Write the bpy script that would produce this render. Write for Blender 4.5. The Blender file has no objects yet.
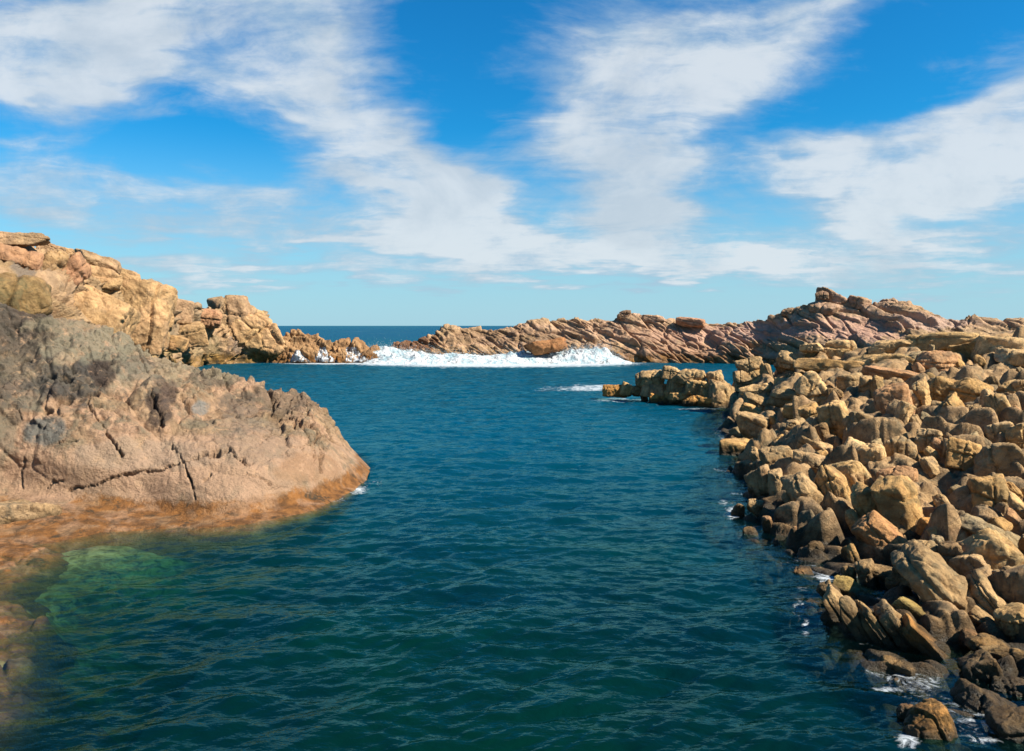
import bpy, bmesh, math, random
import numpy as np
from mathutils import Vector, Matrix
from mathutils.bvhtree import BVHTree

R = math.radians
sc = bpy.context.scene
COL = sc.collection

# ------------------------------------------------------------------ camera, sky, sun, exposure
CAMZ, F, W, H, HOR = 5.0, 796.0, 1024, 751, 325.5
PITCH = math.atan((H / 2 - HOR) / F)
cam_d = bpy.data.cameras.new('camera')
cam = bpy.data.objects.new('camera', cam_d)
COL.objects.link(cam)
cam.location = (0, 0, CAMZ)
cam.rotation_euler = (math.pi / 2 - PITCH, 0, 0)
cam_d.sensor_width = 36
cam_d.lens = F / W * 36
cam_d.clip_start, cam_d.clip_end = 0.1, 30000
sc.camera = cam

SUN_EL = R(43)
SUN_AZ = math.atan2(0.92, -0.38)          # clockwise from +Y
SUN = np.array([math.sin(SUN_AZ) * math.cos(SUN_EL), math.cos(SUN_AZ) * math.cos(SUN_EL), math.sin(SUN_EL)])
sun_d = bpy.data.lights.new('sun', 'SUN')
sun_d.energy, sun_d.angle, sun_d.color = 5.0, R(0.5), (1.0, 0.93, 0.81)
sun = bpy.data.objects.new('sun', sun_d)
COL.objects.link(sun)
sun.rotation_euler = Vector(-SUN).to_track_quat('-Z', 'Y').to_euler()

vs = sc.view_settings
vs.view_transform, vs.look, vs.exposure, vs.gamma, vs.use_curve_mapping = 'Standard', 'None', 1.25, 1.0, False
sc.render.engine = 'CYCLES'
cy = sc.cycles
cy.max_bounces, cy.diffuse_bounces, cy.glossy_bounces, cy.transparent_max_bounces = 6, 2, 3, 12
cy.caustics_reflective = cy.caustics_refractive = False


def pdir(px, py):
    """world direction of the ray that the photograph's pixel looks along"""
    xc, yc = (np.asarray(px, float) - W / 2) / F, -(np.asarray(py, float) - H / 2) / F
    cp, sp = math.cos(PITCH), math.sin(PITCH)
    return np.stack([xc, cp + yc * sp, -sp + yc * cp], -1)


def at(px, py, d):
    v = pdir(px, py)
    return np.array([0, 0, CAMZ]) + v * (np.asarray(d, float) / v[..., 1])[..., None]


def ground(px, py, z=0.0):
    v = pdir(px, py)
    return np.array([0, 0, CAMZ]) + v * ((z - CAMZ) / v[..., 2])[..., None]


# ---- node helpers
class NT:
    def __init__(self, tree):
        self.t = tree
        tree.nodes.clear()

    def n(self, kind, **kw):
        nd = self.t.nodes.new(kind)
        for k, v in kw.items():
            if k == 'ins':
                for i, s in v.items():
                    self.set(nd.inputs[i], s)
            else:
                setattr(nd, k, v)
        return nd

    def set(self, sock, v):
        if isinstance(v, bpy.types.NodeSocket):
            self.t.links.new(v, sock)
        elif isinstance(v, bpy.types.Node):
            self.t.links.new(v.outputs[0], sock)
        else:
            if sock.type == 'RGBA' and hasattr(v, '__len__') and len(v) == 3:
                v = (*v, 1)
            sock.default_value = v

    def m(self, op, a, b=None, c=None, clamp=False):
        nd = self.n('ShaderNodeMath', operation=op, use_clamp=clamp)
        for i, v in enumerate((a, b, c)):
            if v is not None:
                self.set(nd.inputs[i], v)
        return nd.outputs[0]

    def vm(self, op, a, b=None):
        nd = self.n('ShaderNodeVectorMath', operation=op)
        self.set(nd.inputs[0], a)
        if b is not None:
            self.set(nd.inputs['Scale' if op == 'SCALE' else 1], b)
        return nd.outputs['Value' if op in ('LENGTH', 'DOT_PRODUCT', 'DISTANCE') else 'Vector']

    def noise(self, vec, scale, detail=5, rough=0.55, dist=0.0, lac=2.0):
        nd = self.n('ShaderNodeTexNoise', ins={'Vector': vec, 'Scale': scale, 'Detail': detail, 'Roughness': rough, 'Lacunarity': lac, 'Distortion': dist})
        return nd.outputs['Fac']

    def ramp(self, fac, stops, interp='LINEAR'):
        nd = self.n('ShaderNodeValToRGB', ins={0: fac})
        e = nd.color_ramp.elements
        nd.color_ramp.interpolation = interp
        while len(e) < len(stops):
            e.new(0.5)
        for el, (p, c) in zip(e, stops):
            el.position = p
            el.color = (c, c, c, 1) if not hasattr(c, '__len__') else (*c[:3], 1)
        return nd.outputs[0]

    def sstep(self, v, a, b):
        nd = self.n('ShaderNodeMapRange', interpolation_type='SMOOTHSTEP', ins={'Value': v, 'From Min': a, 'From Max': b})
        return nd.outputs[0]

    def mix(self, f, a, b, blend='MIX'):
        nd = self.n('ShaderNodeMix', data_type='RGBA', blend_type=blend)
        self.set(nd.inputs[0], f)
        self.set(nd.inputs[6], a)
        self.set(nd.inputs[7], b)
        return nd.outputs[2]


# ---- sky with fair-weather cloud
world = bpy.data.worlds.new('World')
sc.world = world
world.use_nodes = True
g = NT(world.node_tree)
tc = g.n('ShaderNodeTexCoord').outputs['Generated']
D = g.vm('NORMALIZE', tc)
sep = g.n('ShaderNodeSeparateXYZ', ins={0: D})
dx, dy, dz = sep.outputs
sky = g.n('ShaderNodeTexSky', sky_type='NISHITA', sun_disc=False, sun_elevation=SUN_EL, sun_rotation=SUN_AZ,
          altitude=0, air_density=1.0, dust_density=0.35, ozone_density=2.6)
skyc = g.mix(1.0, g.n('ShaderNodeHueSaturation', ins={'Hue': 0.5, 'Saturation': 1.25, 'Value': 1.25, 'Color': sky.outputs[0]}).outputs[0], (0.14, 0.95, 1.20), 'MULTIPLY')
adz = g.m('ABSOLUTE', dz)
hz = g.m('ADD', adz, 0.09)
u, v = g.m('DIVIDE', dx, hz), g.m('DIVIDE', dy, hz)
cuv = g.n('ShaderNodeCombineXYZ', ins={0: u, 1: v, 2: 0.0}).outputs[0]
ady = g.m('MAXIMUM', g.m('ABSOLUTE', dy), 0.05)
gx, gz = g.m('DIVIDE', dx, ady), g.m('DIVIDE', dz, ady)
warp = g.n('ShaderNodeTexNoise', ins={'Vector': cuv, 'Scale': 1.1, 'Detail': 4, 'Roughness': 0.55})
wsep = g.n('ShaderNodeSeparateColor', ins={0: warp.outputs['Color']})
gx2 = g.m('ADD', gx, g.m('MULTIPLY', g.m('SUBTRACT', wsep.outputs[0], 0.5), 0.22))
gz2 = g.m('ADD', gz, g.m('MULTIPLY', g.m('SUBTRACT', wsep.outputs[1], 0.5), 0.14))
# cloud banks: azimuth / elevation (as the pixel they stand behind), half sizes, tilt, weight
CLOUDS = [
    (-60, 15, 330, 60, 0, .75), (190, 20, 190, 62, -6, 1.0), (300, 70, 130, 60, 25, .85), (50, 76, 130, 26, 5, 1.0),
    (390, 165, 130, 48, 27, .95), (475, 220, 80, 32, 30, .7), (225, 195, 185, 36, 12, .72), (40, 190, 140, 34, 10, .6),
    (20, 125, 80, 18, 0, .6), (300, 240, 330, 14, 2, .35), (420, 243, 120, 16, 4, .4),
    (690, 30, 175, 66, -8, 1.05), (650, 100, 120, 50, -20, .95), (625, 160, 100, 50, 0, .95), (640, 220, 72, 44, 0, .68),
    (840, 0, 80, 24, -20, .6), (960, 130, 190, 46, -14, .95), (840, 165, 110, 34, 5, .9), (1060, 80, 70, 60, 0, .8), (900, 205, 140, 28, -8, .8),
    (880, 246, 260, 16, -4, .55), (600, 268, 420, 14, 0, .35), (250, 276, 400, 14, 0, .35), (960, 278, 220, 14, 0, .4),
    (1240, 140, 240, 80, -10, .8), (-250, 120, 200, 80, 10, .7), (500, -260, 300, 130, 0, .6), (1150, -220, 250, 120, 0, .8), (-150, -250, 260, 120, 0, .8),
]
tot = None
for (bx, by, sx, sy, tl, wt) in CLOUDS:
    dv = pdir(bx, by)
    cx0, cz0 = dv[0] / dv[1], dv[2] / dv[1]
    ca, sa = math.cos(R(-tl)), math.sin(R(-tl))
    ex, ez = g.m('SUBTRACT', gx2, cx0), g.m('SUBTRACT', gz2, cz0)
    a = g.m('MULTIPLY', g.m('ADD', g.m('MULTIPLY', ex, ca), g.m('MULTIPLY', ez, sa)), F / sx)
    b = g.m('MULTIPLY', g.m('SUBTRACT', g.m('MULTIPLY', ez, ca), g.m('MULTIPLY', ex, sa)), F / sy)
    r2 = g.m('ADD', g.m('MULTIPLY', a, a), g.m('MULTIPLY', b, b))
    bl = g.m('MULTIPLY', g.m('EXPONENT', g.m('MULTIPLY', r2, -1.25)), wt)
    tot = bl if tot is None else g.m('ADD', tot, bl)
tot = g.m('MINIMUM', tot, 1.05)
dirv = g.n('ShaderNodeCombineXYZ', ins={0: gx, 1: g.m('MULTIPLY', gz, 1.7), 2: 0.3}).outputs[0]
puff = g.noise(dirv, 6.0, 10, 0.63, 0.35)
n_big = g.noise(cuv, 1.3, 8, 0.56, 0.3)
streak = g.n('ShaderNodeMapping', ins={'Vector': cuv, 'Rotation': (0, 0, R(-20)), 'Scale': (1.0, 1.8, 1.0)}).outputs[0]
n_str = g.noise(streak, 2.6, 8, 0.6, 0.5)
nz = g.m('ADD', g.m('MULTIPLY', g.m('SUBTRACT', n_big, 0.5), 0.55), g.m('ADD', g.m('MULTIPLY', g.m('SUBTRACT', n_str, 0.5), 0.55), g.m('MULTIPLY', g.m('SUBTRACT', puff, 0.5), 1.35)))
veil = g.m('MULTIPLY', g.m('MULTIPLY', g.sstep(dz, 0.005, 0.05), g.sstep(dz, 0.24, 0.08)), 0.34)
fine = g.noise(g.n('ShaderNodeCombineXYZ', ins={0: g.m('MULTIPLY', gx2, 0.55), 1: g.m('MULTIPLY', gz2, 2.6), 2: 0.7}).outputs[0], 9.0, 9, 0.62, 0.5)
dens = g.m('ADD', g.m('ADD', tot, veil), g.m('ADD', nz, g.m('MULTIPLY', g.m('SUBTRACT', fine, 0.5), 0.75)))
cover = g.sstep(dens, 0.26, 1.16)
thick = g.sstep(g.m('ADD', g.m('ADD', dens, g.m('MULTIPLY', g.m('SUBTRACT', fine, 0.5), 0.8)), g.m('MULTIPLY', g.m('SUBTRACT', g.noise(dirv, 15.0, 7, 0.6, 0.3), 0.5), 1.1)), 0.48, 1.30)
ccol = g.mix(thick, (4.0, 5.5, 7.0), (7.4, 8.0, 8.5))
belly = g.sstep(g.noise(dirv, 4.2, 7, 0.6, 0.3), 0.42, 0.66)
ccol = g.mix(g.m('MULTIPLY', belly, 0.6), ccol, (4.5, 5.5, 6.5))
hzn = g.sstep(dz, 0.24, 0.0)
skyc = g.mix(g.m('MULTIPLY', hzn, 0.85), skyc, (4.5, 6.6, 8.0))
skyo = g.mix(1.0, g.mix(g.m('MULTIPLY', cover, 0.90), skyc, ccol), (0.84, 0.84, 0.84), 'MULTIPLY')
bg = g.n('ShaderNodeBackground', ins={'Color': skyo, 'Strength': 0.05})
g.n('ShaderNodeOutputWorld', ins={0: bg.outputs[0]})
world.cycles.sampling_method = 'MANUAL'
world.cycles.sample_map_resolution = 512

# ------------------------------------------------------------------ numpy noise
U32 = np.uint32


def _h(ix, iy, iz, seed):
    with np.errstate(over='ignore'):
        h = ix.astype(U32) * U32(374761393) + iy.astype(U32) * U32(668265263) + iz.astype(U32) * U32(2147483647) + U32((seed * 974634777) & 0xffffffff)
        h ^= h >> U32(13)
        h *= U32(1274126177)
        h ^= h >> U32(16)
        h *= U32(2246822519)
        h ^= h >> U32(13)
    return h


def vnoise(P, seed=0):
    i = np.floor(P).astype(np.int64)
    f = P - i
    f = f * f * f * (f * (f * 6 - 15) + 10)
    out = 0
    for a in (0, 1):
        for b in (0, 1):
            for c in (0, 1):
                w = (f[:, 0] if a else 1 - f[:, 0]) * (f[:, 1] if b else 1 - f[:, 1]) * (f[:, 2] if c else 1 - f[:, 2])
                out = out + w * (_h(i[:, 0] + a, i[:, 1] + b, i[:, 2] + c, seed) / 4294967295.0)
    return out * 2 - 1


_ROT = np.array([[0.36, 0.48, -0.8], [-0.8, 0.6, 0.0], [0.48, 0.64, 0.6]])


def fbm(P, seed=0, octv=4, gain=0.5, ridged=False):
    a, s, t = 1.0, 0.0, 0.0
    Q = np.asarray(P, float)
    for o in range(octv):
        n = vnoise(Q, seed + o * 17)
        if ridged:
            n = 1 - 2 * np.abs(n)
        s = s + a * n
        t += a
        a *= gain
        Q = (Q * 2.03) @ _ROT + 11.7
    return s / t


def worley(P, seed=0, jit=0.9):
    """F1, F2, three random numbers of the nearest cell, offset from its centre"""
    i = np.floor(P).astype(np.int64)
    N = len(P)
    F1, F2 = np.full(N, 9.0), np.full(N, 9.0)
    hid = np.zeros(N, U32)
    off = np.zeros((N, 3))
    for a in (-1, 0, 1):
        for b in (-1, 0, 1):
            for c in (-1, 0, 1):
                cx, cy_, cz = i[:, 0] + a, i[:, 1] + b, i[:, 2] + c
                h = _h(cx, cy_, cz, seed)
                q = np.stack([cx + 0.5 + jit * ((h & U32(1023)) / 1023.0 - 0.5), cy_ + 0.5 + jit * (((h >> U32(10)) & U32(1023)) / 1023.0 - 0.5),
                              cz + 0.5 + jit * (((h >> U32(20)) & U32(1023)) / 1023.0 - 0.5)], 1)
                d = P - q
                L = np.sqrt((d * d).sum(1))
                near = L < F1
                F2 = np.where(near, F1, np.minimum(F2, L))
                F1 = np.where(near, L, F1)
                hid = np.where(near, h, hid)
                off[near] = d[near]
    rs = [((hid * U32(k)) >> U32(8)) / 16777215.0 for k in (2654435761, 2246822519, 3266489917)]
    return F1, F2, rs, off


def sst(x, a, b):
    t = np.clip((x - a) / (b - a), 0, 1)
    return t * t * (3 - 2 * t)


def blocks(P, axes, size, seed, step=0.5, tilt=0.5, groove=0.3, gw=0.12):
    """jointed rock: every Voronoi block is set in or out, tipped, and parted from its neighbours by a rounded joint"""
    Q = (P @ np.array(axes, float).T) / np.array(size, float)
    Q = Q + 0.16 * np.stack([fbm(P / size[0] * 1.3, seed + 5, 2), fbm(P / size[0] * 1.3 + 31, seed + 6, 2), fbm(P / size[0] * 1.3 + 57, seed + 7, 2)], 1)
    F1, F2, rs, off = worley(Q, seed)
    e = F2 - F1
    k = sst(e, 0.0, 0.22)
    return step * (rs[0] - 0.5) * k + tilt * ((rs[1] - 0.5) * off[:, 0] + (rs[2] - 0.5) * off[:, 1] + (rs[0] - 0.5) * off[:, 2]) * k * 2 - groove * np.exp(-(e / gw) ** 1.3), e, rs[1]


# ------------------------------------------------------------------ mesh helpers
def mesh(name, V, faces, mat=None, smooth=True):
    V = np.ascontiguousarray(V, np.float32)
    faces = np.ascontiguousarray(faces, np.int32)
    me = bpy.data.meshes.new(name)
    nf, k = faces.shape
    me.vertices.add(len(V))
    me.vertices.foreach_set('co', V.ravel())
    me.loops.add(nf * k)
    me.loops.foreach_set('vertex_index', faces.ravel())
    me.polygons.add(nf)
    me.polygons.foreach_set('loop_start', np.arange(0, nf * k, k, dtype=np.int32))
    me.polygons.foreach_set('use_smooth', np.full(nf, smooth))
    me.update(calc_edges=True)
    if mat:
        me.materials.append(mat)
    return me


def grid_faces(nu, nv):
    i = np.arange(nu * nv).reshape(nu, nv)
    return np.stack([i[:-1, :-1].ravel(), i[1:, :-1].ravel(), i[1:, 1:].ravel(), i[:-1, 1:].ravel()], 1)


def attr_col(me, name, C):
    a = me.color_attributes.new(name, 'FLOAT_COLOR', 'POINT')
    a.data.foreach_set('color', np.ascontiguousarray(C, np.float32).ravel())


def attr_f(me, name, x):
    a = me.attributes.new(name, 'FLOAT', 'POINT')
    a.data.foreach_set('value', np.ascontiguousarray(x, np.float32))


def link(name, me, label=None, cat=None, group=None, kind=None, parent=None, color=None):
    o = bpy.data.objects.new(name, me)
    COL.objects.link(o)
    if label: o['label'] = label
    if cat: o['category'] = cat
    if group: o['group'] = group
    if kind: o['kind'] = kind
    if parent: o.parent = parent
    if color: o.color = (*color, 1)
    return o


def catmull(C, n):
    """resample control rows C (k, ..., 3) to n rows, smooth, evenly spread by mean length"""
    k = len(C)
    seg = np.array([np.linalg.norm(C[i + 1] - C[i], axis=-1).mean() for i in range(k - 1)])
    cum = np.concatenate([[0], np.cumsum(seg)])
    t = np.linspace(0, cum[-1], n)
    i = np.clip(np.searchsorted(cum, t, 'right') - 1, 0, k - 2)
    s = ((t - cum[i]) / seg[i]).reshape(-1, *([1] * (C.ndim - 1)))
    P = lambda j: C[np.clip(j, 0, k - 1)]
    p0, p1, p2, p3 = P(i - 1), P(i), P(i + 1), P(i + 2)
    tau = 0.42
    m1, m2 = (p2 - p0) * tau, (p3 - p1) * tau
    return (2 * s**3 - 3 * s**2 + 1) * p1 + (s**3 - 2 * s**2 + s) * m1 + (-2 * s**3 + 3 * s**2) * p2 + (s**3 - s**2) * m2


def loft(rows, nu, nv):
    """rows: list of (ncol,3). returns (nu, nv, 3), u along the columns, v up the rows"""
    C = np.stack([np.asarray(r, float) for r in rows], 1)      # ncol, nrow, 3
    A = catmull(C, nu)
    return np.swapaxes(catmull(np.swapaxes(A, 0, 1), nv), 0, 1)


def normals(G, flip=None):
    n = np.cross(np.gradient(G, axis=0), np.gradient(G, axis=1))
    n /= np.linalg.norm(n, axis=-1, keepdims=True) + 1e-9
    return n


def smooth_n(n, it=6):
    for _ in range(it):
        m = n.copy()
        m[1:-1, 1:-1] = (n[1:-1, 1:-1] * 2 + n[2:, 1:-1] + n[:-2, 1:-1] + n[1:-1, 2:] + n[1:-1, :-2]) / 6
        n = m
    return n / (np.linalg.norm(n, axis=-1, keepdims=True) + 1e-9)


def project(P):
    """pixel at which a world point stands in the photograph (used to place cracks and stains on the rock)"""
    q = P - np.array([0, 0, CAMZ])
    cp, sp = math.cos(PITCH), math.sin(PITCH)
    zc = q[:, 1] * cp - q[:, 2] * sp
    yc = q[:, 1] * sp + q[:, 2] * cp
    zc = np.maximum(zc, 0.1)
    return W / 2 + F * q[:, 0] / zc, H / 2 - F * yc / zc


def seg_dist(X, Y, pts):
    d = np.full(len(X), 1e9)
    for (x0, y0), (x1, y1) in zip(pts[:-1], pts[1:]):
        vx, vy = x1 - x0, y1 - y0
        t = np.clip(((X - x0) * vx + (Y - y0) * vy) / (vx * vx + vy * vy + 1e-9), 0, 1)
        d = np.minimum(d, np.hypot(X - x0 - t * vx, Y - y0 - t * vy))
    return d


# ------------------------------------------------------------------ materials
def rock_mat(name, cols, lichen=(0.20, 0.19, 0.14), lichen_amt=0.5, scale=1.0, band=0.55, band_col=(0.36, 0.15, 0.035), band_amt=0.9,
             wet=0.12, bump=1.0, strata=None, mott=0.55, dark_lo=0.60):
    cols = [tuple(0.51 * x for x in c) for c in cols]
    lichen = tuple(0.51 * x for x in lichen)
    band_col = tuple(0.46 * x for x in band_col)
    m = bpy.data.materials.new(name)
    m.use_nodes = True
    g = NT(m.node_tree)
    pos = g.n('ShaderNodeNewGeometry').outputs['Position']
    s = scale
    v0 = pos
    if strata:
        v0 = g.n('ShaderNodeMapping', vector_type='POINT', ins={'Vector': pos, 'Rotation': (0, R(strata), 0), 'Scale': (0.3, 0.7, 1.5)}).outputs[0]
    n1 = g.noise(v0, 0.55 * s, 6, 0.6, 0.4)
    n2 = g.noise(pos, 3.1 * s, 8, 0.68, 0.2)
    n3 = g.noise(v0, 13 * s, 6, 0.7)
    n4 = g.noise(pos, 1.25 * s, 7, 0.66, 0.7)
    base = g.ramp(n1, [(0.28, cols[0]), (0.46, cols[1]), (0.58, cols[2]), (0.74, cols[3])])
    base = g.mix(g.sstep(n2, 0.40, 0.70), base, g.mix(1.0, base, (0.60, 0.55, 0.50), 'MULTIPLY'))
    base = g.mix(g.m('MULTIPLY', g.sstep(n2, 0.52, 0.30), 0.45), base, g.mix(1.0, base, (1.45, 1.40, 1.30), 'MULTIPLY'))
    base = g.mix(g.m('MULTIPLY', g.sstep(n4, 0.50, 0.62), lichen_amt), base, lichen)
    spk = g.m('ADD', 1 - mott * 0.5, g.m('MULTIPLY', n3, mott))
    base = g.mix(1.0, base, g.n('ShaderNodeCombineColor', ins={0: spk, 1: spk, 2: spk}).outputs[0], 'MULTIPLY')
    dark = g.m('MULTIPLY', g.sstep(g.noise(pos, 2.2 * s, 9, 0.75, 1.2), dark_lo, dark_lo + 0.09), 0.65)
    base = g.mix(dark, base, (0.05, 0.042, 0.035))
    st = g.n('ShaderNodeAttribute', attribute_type='GEOMETRY', attribute_name='stain_shade')
    sa = g.n('ShaderNodeAttribute', attribute_type='GEOMETRY', attribute_name='patch_amount').outputs['Fac']
    base = g.mix(g.m('MULTIPLY', sa, g.sstep(n2, 0.26, 0.48)), base, g.mix(1.0, st.outputs['Color'], g.n('ShaderNodeCombineColor', ins={0: spk, 1: spk, 2: spk}).outputs[0], 'MULTIPLY'))
    oi = g.n('ShaderNodeObjectInfo').outputs['Color']
    base = g.mix(1.0, base, oi, 'MULTIPLY')
    z = g.n('ShaderNodeSeparateXYZ', ins={0: pos}).outputs[2]
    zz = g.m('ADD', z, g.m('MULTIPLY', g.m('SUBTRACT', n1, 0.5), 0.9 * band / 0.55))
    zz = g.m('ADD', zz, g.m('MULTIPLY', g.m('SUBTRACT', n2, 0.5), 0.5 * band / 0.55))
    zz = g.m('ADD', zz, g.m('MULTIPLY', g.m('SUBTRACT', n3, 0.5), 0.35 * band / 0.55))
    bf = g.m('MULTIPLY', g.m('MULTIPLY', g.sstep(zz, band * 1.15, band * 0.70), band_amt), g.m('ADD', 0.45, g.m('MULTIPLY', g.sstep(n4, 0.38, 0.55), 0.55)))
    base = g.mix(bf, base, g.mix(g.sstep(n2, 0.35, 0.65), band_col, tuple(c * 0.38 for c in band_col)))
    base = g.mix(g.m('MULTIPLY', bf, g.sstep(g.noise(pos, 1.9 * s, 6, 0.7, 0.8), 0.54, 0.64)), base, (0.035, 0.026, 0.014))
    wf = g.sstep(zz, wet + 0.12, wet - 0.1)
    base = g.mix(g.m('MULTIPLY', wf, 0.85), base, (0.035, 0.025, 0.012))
    rough = g.m('SUBTRACT', 0.9, g.m('MULTIPLY', wf, 0.5))
    hgt = g.m('ADD', g.m('MULTIPLY', n2, 0.55), g.m('ADD', g.m('MULTIPLY', n3, 0.22), g.m('MULTIPLY', n4, 0.25)))
    bmp = g.n('ShaderNodeBump', ins={'Height': hgt, 'Strength': 1.0, 'Distance': 0.28 / s})
    b = g.n('ShaderNodeBsdfPrincipled', ins={'Base Color': base, 'Roughness': rough, 'Normal': bmp.outputs[0], 'Specular IOR Level': 0.25})
    g.n('ShaderNodeOutputMaterial', ins={0: b.outputs[0]})
    return m


M_head = rock_mat('pink_granite', [(0.36, 0.255, 0.145), (0.53, 0.335, 0.19), (0.61, 0.37, 0.225), (0.49, 0.34, 0.19)], lichen=(0.25, 0.20, 0.125), lichen_amt=0.75,
                  scale=1.0, band=0.44, band_col=(0.47, 0.18, 0.033), wet=-0.20, dark_lo=0.55)
M_cliff = rock_mat('sandy_granite', [(0.50, 0.33, 0.18), (0.66, 0.43, 0.22), (0.72, 0.45, 0.245), (0.58, 0.39, 0.21)], lichen=(0.34, 0.24, 0.15), lichen_amt=0.4,
                   scale=0.42, band=1.5, band_col=(0.47, 0.25, 0.05), wet=0.0, mott=0.4)
M_reef = rock_mat('rusty_reef_rock', [(0.30, 0.17, 0.08), (0.52, 0.29, 0.13), (0.60, 0.36, 0.17), (0.40, 0.25, 0.12)], lichen=(0.24, 0.15, 0.08), lichen_amt=0.4,
                  scale=0.6, band=1.0, band_col=(0.40, 0.16, 0.03), wet=0.05)
M_ridge = rock_mat('ridge_granite', [(0.56, 0.38, 0.21), (0.74, 0.47, 0.26), (0.80, 0.51, 0.33), (0.68, 0.45, 0.24)], lichen=(0.40, 0.26, 0.13), lichen_amt=0.5,
                   scale=0.45, band=1.3, band_col=(0.44, 0.20, 0.04), wet=0.05, strata=-28)
M_shore = rock_mat('ochre_granite', [(0.42, 0.285, 0.135), (0.74, 0.475, 0.21), (0.88, 0.585, 0.275), (0.62, 0.38, 0.20)], lichen=(0.30, 0.24, 0.13), lichen_amt=0.65,
                   scale=1.25, band=0.36, band_col=(0.17, 0.095, 0.03), wet=0.12, mott=0.75, dark_lo=0.57)
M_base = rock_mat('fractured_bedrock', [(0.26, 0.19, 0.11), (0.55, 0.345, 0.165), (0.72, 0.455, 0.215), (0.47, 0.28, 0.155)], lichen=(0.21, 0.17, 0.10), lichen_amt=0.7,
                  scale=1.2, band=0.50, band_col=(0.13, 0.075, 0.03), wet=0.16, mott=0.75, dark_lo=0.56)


# ------------------------------------------------------------------ large rock masses
BVH = {}


def finish(name, G, mat, label, cat, group=None, kind=None, stains_shade=None):
    nu, nv = G.shape[:2]
    V = G.reshape(-1, 3)
    Fc = grid_faces(nu, nv)
    me = mesh(name, V, Fc, mat)
    if stains_shade:
        X, Y = project(V)
        Cc, A = np.zeros((len(V), 4)), np.zeros(len(V))
        Cc[:, 3] = 1
        wob = fbm(V * 1.4, 77, 4) * 0.9
        for (sx, sy, rx, ry, c, a) in stains_shade:
            k_ = 1.55 if sum(c) < 0.45 else 1.0
            w = sst(1.25 - np.sqrt(((X - sx) / (rx * k_)) ** 2 + ((Y - sy) / (ry * k_)) ** 2) + wob * 0.8, 0.0, 0.4) * a
            c = np.array(c) * 0.51
            Cc[:, :3] = Cc[:, :3] * (1 - w[:, None] * (A[:, None] > 0)) + np.array(c) * np.where(A > 0, w, 1)[:, None] * (w[:, None] > 0)
            A = np.maximum(A, w)
        attr_col(me, 'stain_shade', Cc)
        attr_f(me, 'patch_amount', A)
    o = link(name, me, label, cat, group, kind)
    BVH[name] = BVHTree.FromPolygons(V.tolist(), Fc.tolist())
    return o


def hit(names, px, py):
    best = None
    d = pdir(px, py)
    for n in names:
        r = BVH[n].ray_cast(Vector((0, 0, CAMZ)), Vector(d))
        if r[0] is not None and (best is None or r[0].y < best[0].y):
            best = r
    return best


# ---- the low pink headland in front on the left
ridge = [(-330, 270, 23), (-150, 285, 24), (-50, 297, 25), (0, 306, 25.6), (50, 316, 26.2), (100, 329, 27), (150, 346, 27.5), (200, 366, 28), (245, 377, 28.4), (285, 388, 28.6), (310, 394, 28.6), (330, 417, 28.2), (350, 448, 27.7), (370, 471, 27.2)]
water = [(-330, 640), (-150, 585), (-50, 556), (0, 549), (50, 543), (100, 533), (150, 529), (200, 529), (245, 526), (285, 517), (318, 507), (338, 499), (354, 490), (367, 479)]
foot = [(-330, 560), (-150, 520), (-50, 500), (0, 494), (50, 496), (100, 502), (150, 508), (200, 512), (245, 511), (285, 503), (318, 495), (339, 488), (355, 481), (368, 475)]
ridge, water, foot = (np.array(a, float) for a in (ridge, water, foot))
Rw = at(ridge[:, 0], ridge[:, 1], ridge[:, 2])
Ww = ground(water[:, 0], water[:, 1], 0.0)
Fw = ground(foot[:, 0], foot[:, 1], np.interp(foot[:, 0], [-330, 0, 60, 100, 150, 245, 318, 368], [0.7, 0.55, 0.5, 0.36, 0.2, 0.2, 0.16, 0.08]))
dF = Fw[:, 1]
rows = []
toe = Ww + np.array([0.5, -2.2, -2.4]); toe2 = Ww + np.array([0.1, -0.8, -0.55])
rows += [toe, toe2, Ww, Fw]
for s, gq in ((0.22, 0.07), (0.45, 0.22), (0.68, 0.48), (0.87, 0.77)):
    pxs = foot[:, 0] + (ridge[:, 0] - foot[:, 0]) * s
    pys = foot[:, 1] + (ridge[:, 1] - foot[:, 1]) * s
    rows.append(at(pxs, pys, dF + (ridge[:, 2] - dF) * gq))
rows.append(Rw)
zt = Rw[:, 2:3]
rows.append(Rw + np.concatenate([np.zeros((len(Rw), 1)) - 0.2, np.full((len(Rw), 1), 1.3), -0.35 * np.maximum(zt, 0.5)], 1))
rows.append(Rw * [1, 1, 0] + np.concatenate([np.zeros((len(Rw), 1)) - 0.6, np.full((len(Rw), 1), 3.4), np.full((len(Rw), 1), -1.5)], 1))
G = loft(rows, 760, 560)
n = normals(G)
if n[380, 250, 1] > 0: n = -n
n = smooth_n(n, 14)
V, Nn = G.reshape(-1, 3), n.reshape(-1, 3)
X, Y = project(V)
up = sst(470 - Y - 0.10 * X, -20, 90)                 # 1 on the rough weathered top, 0 on the smooth lower face
up = np.clip(up + 0.35 * fbm(V * 0.5, 3, 3), 0, 1)
land = sst(V[:, 2], -0.3, 0.4)
b1, e1, _ = blocks(V, [[0.8, 0.2, -0.5], [0.3, 0.9, 0.2], [0.5, -0.2, 0.85]], (3.2, 3.0, 1.7), 11, step=0.42, tilt=0.42, groove=0.16, gw=0.035)
b2, e2, _ = blocks(V, [[0.8, 0.2, -0.5], [0.3, 0.9, 0.2], [0.5, -0.2, 0.85]], (0.8, 0.8, 0.5), 12, step=0.16, tilt=0.26, groove=0.10, gw=0.14)
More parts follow.
